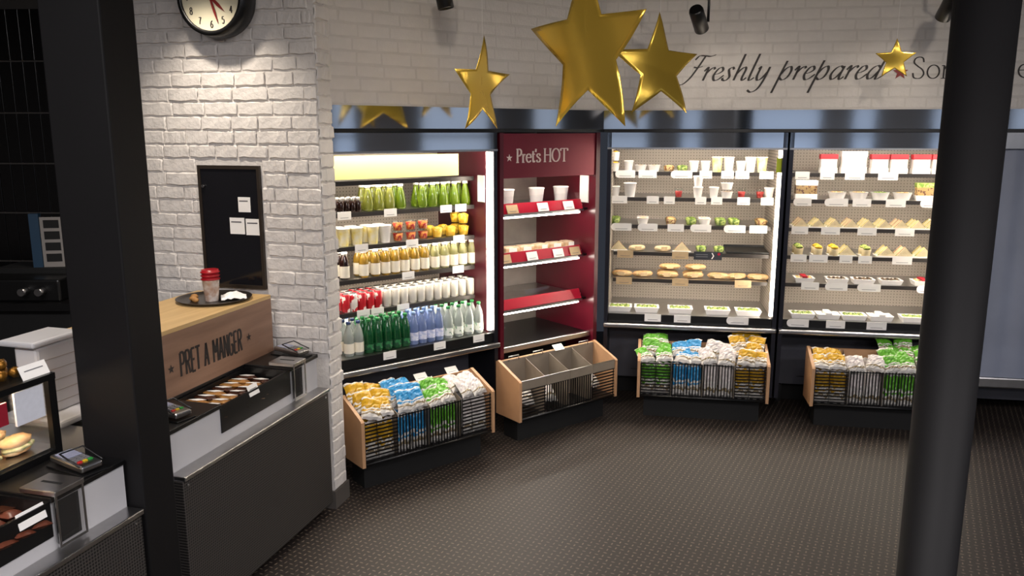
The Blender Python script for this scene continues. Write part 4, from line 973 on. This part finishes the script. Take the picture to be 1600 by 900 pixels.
for px, ky in ((968, 'traygreen'), (1010, 'traygreen'), (1062, 'traygreen'), (1120, 'traygreen'), (1168, 'traygreen')): item(U, FS, 5, px, ky, 'green salad tray', 'tray', .12, sc=1.12)
bt = tag(MB().bbox(-.15, .15, -.14, .14, 0, .014, .004).box(-.15, .15, .135, .14, .0142, .03).build('black_tray', M_black, None, U.W(U.lx(1165, .36, 1.125), .36, 1.1255), U.a), 'empty black tray on the fourth shelf of the salad fridge', 'tray')
sgx = U.lx(1106, .18, 1.11)
sg = tag(MB().box(-.1, .1, -.001, .001, 0, .06).build('shelf_sign', mat('charcoal sign', '#2d3038', .5, noise=(20, .1)), None, U.W(sgx, .1855, 1.08), U.a), 'charcoal shelf sign with a white arrow in the salad fridge', 'sign')
MB().prism([(.025, .008), (.033, .008), (.045, .03), (.033, .052), (.025, .052), (.037, .03)], 'y', -.0018, -.0012).build('arrow', M_card, sg)
for z_ in (.02, .036): MB().box(-.085, .0, -.0018, -.0012, z_, z_+.006).build('print_line', M_key, sg)
MB().lathe([(.01, 0), (.01, .0006)], 16).xform(Matrix.Translation((.078, -.0012, .044)) @ RX).build('red_dot', M_redlip, sg)
gl = tag(MB().box(-.02, .02, -.001, .001, 0, .1).build('shelf_flag', mat('lime green card', '#b8c81e', .5, noise=(10, .08)), None, U.W(U.lx(1217, .03, 1.72), .022, 1.72), U.a), 'lime green card fixed at the side of the salad fridge', 'card')
for k, L in enumerate((((977, 33, 1), (1012, 30, 0), (1065, 35, 1), (1103, 20, 0), (1137, 20, 0), (1160, 22, 0), (1198, 22, 0)),
        ((966, 30, 0), (1020, 20, 0), (1046, 18, 0), (1095, 18, 0), (1120, 18, 0), (1162, 20, 0), (1199, 20, 0)),
        ((971, 34, 1), (1012, 33, 1), (1056, 27, 0), (1095, 34, 1), (1148, 35, 1), (1185, 28, 0)))):
    for px, w_, p_ in L: tick(U, FS, k, px, w_, bool(p_))
for px in (977, 1063): tick(U, FS, 3, px, 27, m=M_kraft)
for px in (975, 1063, 1161): tick(U, FS, 4, px, 27, m=M_kraft)
for px, w_, p_ in ((1020, 27, 0), (1066, 27, 0), (1152, 35, 1)): tick(U, FS, 5, px, w_, bool(p_))

# ---- sandwich fridge
FW = 'sandwich fridge'; U = U_san
for px, ky in ((1293, 'redbox'), (1332, 'whitebox'), (1372, 'redbox'), (1402, 'redbox'), (1437, 'redbox'), (1467, 'redbox')): item(U, FW, 0, px, ky, {'redbox': 'red topped box', 'whitebox': 'large plain white box'}[ky], 'box', .07)
for px, ky in ((1258, 'foodbox'), (1307, 'bowl'), (1341, 'bowl'), (1374, 'bowlg'), (1409, 'bowl'), (1447, 'greenbox')): item(U, FW, 1, px, ky, {'foodbox': 'windowed bread box', 'bowl': 'grain salad bowl', 'bowlg': 'green salad bowl', 'greenbox': 'leaf topped box'}[ky], 'box' if 'box' in ky else 'bowl', .085)
for i, px in enumerate((1252, 1278, 1304, 1330, 1356, 1382, 1408, 1434, 1460)): item(U, FW, 2, px, 'sand' if i % 3 else 'sandham', 'egg sandwich wedge' if i % 3 else 'ham sandwich wedge', 'sandwich', .05, rows=3, gap=.07, rz=R(0), sc=.84)
for px, ky in ((1247, 'wrapg'), (1277, 'wrapy'), (1302, 'wrapy'), (1323, 'sand'), (1352, 'wrapg'), (1385, 'sand'), (1413, 'sandham'), (1443, 'sand')): item(U, FW, 3, px, ky, {'wrapg': 'green filled wrap', 'wrapy': 'yellow filled wrap', 'sand': 'egg sandwich wedge', 'sandham': 'ham sandwich wedge'}[ky], 'wrap' if 'wrap' in ky else 'sandwich', .06, rows=2, gap=.09, sc=.98)
for px, ky in ((1255, 'trayred'), (1306, 'traydark'), (1347, 'traydark'), (1390, 'traydark'), (1440, 'trayred')): item(U, FW, 4, px, ky, {'trayred': 'red sleeved tray', 'traydark': 'dark noodle tray'}[ky], 'tray', .08, sc=1.0)
for px, ky in ((1252, 'traygreen'), (1292, 'traywhite'), (1332, 'traygreen'), (1374, 'traywhite'), (1425, 'traygreen')): item(U, FW, 5, px, ky, {'traygreen': 'green salad tray', 'traywhite': 'white sleeved tray'}[ky], 'tray', .10, sc=1.05)
for k, L in enumerate((((1254, 22, 0), (1293, 22, 0), (1336, 30, 0), (1388, 30, 0)), ((1254, 28, 1), (1307, 36, 1), (1347, 28, 0), (1400, 30, 0), (1452, 26, 1)),
        ((1250, 26, 0), (1298, 29, 0), (1355, 29, 0), (1414, 29, 0)), ((1248, 25, 0), (1279, 29, 0), (1322, 20, 0), (1352, 21, 0), (1410, 30, 0)),
        ((1266, 28, 0), (1307, 35, 1), (1358, 36, 1), (1447, 28, 1)), ((1246, 34, 1), (1305, 29, 0), (1369, 30, 0)))):
    for px, w_, p_ in L: tick(U, FW, k, px, w_, bool(p_))

# ---- hot cabinet contents
U = U_hot
for px in (791, 838, 876): place('soup', B['soup'], U.W(U.lx(px, .22, 1.5), .22, 1.4905), U.a, 'white lidded soup pot on the top shelf of the hot cabinet', 'pot', 'soup pots in the hot cabinet', 1.2)
M_wrapk = mat('brown wrapped toastie', '#c79a62', .6, noise=(25, .2), col2='#e6d6be')
def toastie():
    m = MB().bbox(-.06, .06, -.05, .05, 0, .05, .014).build('wrapped_toastie', M_wrapk)
    MB().box(-.03, .03, -.0515, -.0503, .01, .045).build('wrapper_label', M_card, m); return m
for px in (797, 820, 843, 866, 888): place('toastie', toastie, U.W(U.lx(px, .27, 1.18), .27, 1.1605), U.a+rnd.uniform(-.3, .3), 'paper wrapped toastie on the middle shelf of the hot cabinet', 'toastie', 'toasties in the hot cabinet')
for z_, L in ((1.50, ((801, M_kraft), (849, M_card), (889, M_card))), (1.17, ((790, M_kraft), (832, M_card), (873, M_card), (899, M_kraft)))):
    for px, m_ in L:
        key = ('ht', m_.name)
        place(key, ticket(.095, .06, m_), U.W(U.lx(px, .09, z_), .082, z_-.038), (R(-22), 0, U.a), '%s price ticket on the red lip of the %s shelf of the hot cabinet' % ('tan' if m_ is M_kraft else 'white', 'top' if z_ > 1.3 else 'middle'), 'price ticket', 'price tickets on the hot cabinet')

# ------------------------------------------------------------------ crates of crisps
def bag_mat(name, c):
    m = mat(name, c, .3); nt = m.node_tree; b = nt.nodes['Principled BSDF']
    tc = nd(nt, 'ShaderNodeTexCoord'); sp = nd(nt, 'ShaderNodeSeparateXYZ'); nt.links.new(tc.outputs['Generated'], sp.inputs[0])
    n = nd(nt, 'ShaderNodeTexNoise'); n.inputs['Scale'].default_value = 18; n.inputs['Detail'].default_value = 2; nt.links.new(tc.outputs['Object'], n.inputs['Vector'])
    hgt = mth(nt, 'ADD', sp.outputs[2], mth(nt, 'MULTIPLY', mth(nt, 'SUBTRACT', n.outputs['Fac'], .5), .35))
    r = nd(nt, 'ShaderNodeValToRGB'); r.color_ramp.interpolation = 'CONSTANT'; e = r.color_ramp.elements
    e[0].color = (*lin('#d9d5cf'), 1); e[1].position = .5; e[1].color = (*lin(c), 1)
    for p, cc in ((.2, '#8a7a5c'), (.27, '#dad7d2'), (.36, c), (.42, '#e2dfda'), (.9, '#d6d1cd')):
        q = e.new(p); q.color = (*lin(cc), 1)
    nt.links.new(hgt, r.inputs[0]); nt.links.new(r.outputs[0], b.inputs['Base Color']); return m
def bag_builder(m, seed, w_=.17, h_=.23):
    def f():
        rr = random.Random(seed); b = MB(); nx, nz = 10, 12; pts = {}
        for sd in (1, -1):
            for j in range(nz+1):
                for i in range(nx+1):
                    u, v = i/nx*2-1, j/nz*2-1
                    t = .034*max(0, 1-abs(u)**2.5)**.6*max(0, 1-abs(v)**6)**.7
                    t *= 1+rr.uniform(-.22, .22)
                    x = u*w_/2*(1-.06*(1-abs(v)**4)); z = h_*(v+1)/2+.006*math.sin(u*7+seed)*(abs(v)**8)
                    edge = abs(u) == 1 or abs(v) == 1
                    y = -sd*t+.010*math.sin(v*3+seed)*abs(v)**3+(.012*math.sin(u*3+seed)*max(0, v)**4)
                    if edge:
                        pts.setdefault((i, j), len(b.v))
                        if pts[(i, j)] == len(b.v): b.v.append((x, y, z))
                        pts[(sd, i, j)] = pts[(i, j)]
                    else: pts[(sd, i, j)] = len(b.v); b.v.append((x, y, z))
            for j in range(nz):
                for i in range(nx): b.f.append((pts[(sd, i, j)], pts[(sd, i+1, j)], pts[(sd, i+1, j+1)], pts[(sd, i, j+1)])); b.sm.append(False)
        o = b.build('crisp_bag', m); return o
    return f
BAGC = {'yellow': bag_mat('yellow crisp bag', '#c79a1c'), 'blue': bag_mat('blue crisp bag', '#2f8fc8'), 'green': bag_mat('green crisp bag', '#5fa82e'), 'white': bag_mat('white crisp bag', '#dcd4d2')}
for c_ in list(BAGC):
    for k in range(3): B['bag_%s%d' % (c_, k)] = bag_builder(BAGC[c_], 3*k+len(c_))
M_wire = mat('black wire', '#151416', .4, .5, noise=(20, .1)); M_grey = mat('grey metal divider', '#8d8274', .5, .2, noise=(12, .1))
def crate(U, x0, x1, label, secs, filled=True, yb_=-.035):
    yf, z0, zf, zb = yb_-.25, .16, .435, .525
    r = empty('snack_crate', label, 'crate', U.W(0, 0), U.a)
    prof = [(yf, z0), (yf, zf-.01), (yf+.012, zf), (yb_-.02, zb), (yb_, zb-.01), (yb_, z0)]
    for xa in (x0, x1-.02): MB().prism(prof, 'x', xa, xa+.02).build('end_panel', M_ply, r)
    MB().box(x0+.0205, x1-.0205, yb_-.018, yb_, z0, zb-.012).build('back_board', M_ply, r)
    MB().box(x0+.0205, x1-.0205, yf+.02, yb_-.0185, z0+.0, z0+.012).build('floor_board', M_black, r)
    MB().tube([(x0+.021, yf+.012, z0+.012), (x1-.021, yf+.012, z0+.012)], .009).build('front_rail', M_black, r)
    MB().box(x0+.05, x1-.05, yf+.085, yb_-.02, 0.0, z0-.0005).build('shade_block', M_matblack, r)  # solid black block standing in for the shade under the crate
    n = len(secs); wd = (x1-x0-.041)/n
    for i, sct in enumerate(secs):
        a = x0+.0205+i*wd; b = a+wd
        if i: MB().prism([(yf+.022, z0+.0125), (yf+.022, zf-.01), (yb_-.02, zb-.02), (yb_-.02, z0+.0125)], 'x', a-.0015, a+.0015).build('divider', M_grey, r)
        wm = MB(); ori = sct[0]; top = zf-(.06 if not filled else .015)
        if ori == 'h':
            z = z0+.03
            while z < top: wm.box(a+.004, b-.004, yf+.006, yf+.011, z, z+.008); z += .0215
            for xx in (a+.004, b-.008): wm.box(xx, xx+.004, yf+.0111, yf+.016, z0+.02, top)
        else:
            x = a+.006
            while x < b-.008: wm.box(x, x+.007, yf+.006, yf+.011, z0+.02, top); x += .02
            for zz in (z0+.024, top-.012): wm.box(a+.004, b-.004, yf+.0111, yf+.016, zz, zz+.006)
        wm.build('wire_front', M_wire, r)
        if not filled:
            MB().box(a+.002, b-.002, yf+.004, yf+.012, zf-.065, zf-.008).build('front_plate', M_grey, r)
            if i != 2: MB().tube([(a+wd*.3, yb_-.03, zb-.02), (a+wd*.3, yb_-.03, zb+.012), (a+wd*.7, yb_-.03, zb+.012), (a+wd*.7, yb_-.03, zb-.02)], .004, 6).build('wire_handle', M_steel, r)
            MB().box(a+.002, b-.002, yb_-.024, yb_-.0185, z0+.02, zb-.014).build('lining', M_grey, r)
    if not filled: MB().tube([(x0+.021, yf+.008, zf-.006), (x1-.021, yf+.008, zf-.006)], .004).build('top_rail', M_steel, r)
    return x0+.0205, wd
rb = random.Random(21)
def fill(U, xs, wd, i, colour, where, levels, yb_=-.035):
    """upright bags behind the wire, then bags tumbled on top of them"""
    lb = '%s crisp bag upright behind the wire of the crate under the %s' % (colour, where); lt = '%s crisp bag tumbled on top in the crate under the %s' % (colour, where); cx_ = xs+(i+.5)*wd; yf = yb_-.25
    for k in range(3):
        for dx in (-.25, .25):
            sc = wd*.48/.17
            place('bag_%s%d' % (colour, rb.randrange(3)), B['bag_%s%d' % (colour, 0)], U.W(cx_+dx*wd*.95, yf+.052+k*.062, .1735+.006*k), (R(-4+rb.uniform(-2, 1)), R(rb.uniform(-2, 2)), U.a+rb.uniform(-.05, .05)), lb, 'crisp bag', lb, (sc, .72, 1.0+.1*k))
    for k in range(levels):
        for dx in (-.22, .22):
            place('bag_%s%d' % (colour, rb.randrange(3)), B['bag_%s%d' % (colour, 1)], U.W(cx_+dx*wd+rb.uniform(-.015, .015), yf+.035+k*.062, .405+k*.03+rb.uniform(0, .02)), (R(-48+rb.uniform(-14, 14)), R(rb.uniform(-12, 12)), U.a+rb.uniform(-.35, .35)), lt, 'crisp bag', lt, (.72, .6, .58*rb.uniform(.9, 1.05)))
SEC = [('h',), ('v',), ('v',), ('h',)]
for U, p0, p1, yb_, where, cols in ((U_drink, 562, 768, -.03, 'drinks fridge', (('yellow', 3), ('blue', 3), ('green', 2), ('white', 2))),
        (U_sal, 995, 1200, .02, 'salad fridge', (('green', 3), ('blue', 2), ('white', 2), ('yellow', 4))), (U_san, 1264, None, .02, 'sandwich fridge', (('yellow', 2), ('white', 1), ('green', 4), ('green', 3)))):
    a = U.lx(p0, yb_-.25, .2); b = U.lx(p1, yb_-.25, .2) if p1 else a+.93
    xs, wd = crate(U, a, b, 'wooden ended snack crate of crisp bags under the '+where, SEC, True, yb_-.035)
    for i, (c_, lv) in enumerate(cols): fill(U, xs, wd, i, c_, where, lv, yb_-.035)
U = U_hot; a, b = U.lx(811, -.28, .2), U.lx(963, -.28, .2)
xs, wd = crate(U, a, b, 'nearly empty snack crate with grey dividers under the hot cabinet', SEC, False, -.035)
for i, z_ in ((0, .27), (1, .25), (3, .27)): place('bag_white1', B['bag_white1'], U.W(xs+(i+.42)*wd, -.23, z_-.02), (R(-48), R(8), U.a+.2*i-.2), 'white crisp bag left in the nearly empty crate under the hot cabinet', 'crisp bag', 'white bags in the nearly empty crate', .72)
# tickets on the crate backs
for U, px in ((U_drink, 658), (U_drink, 706), (U_hot, 873)):
    o = place('crate_ticket', ticket(.085, .05, M_card), U.W(U.lx(px, -.06, .52), -.075, .512), (R(-50), 0, U.a), 'white price ticket on the back of the crate under the %s' % ('drinks fridge' if U is U_drink else 'hot cabinet'), 'price ticket', 'tickets on the crates')
finish_labels()
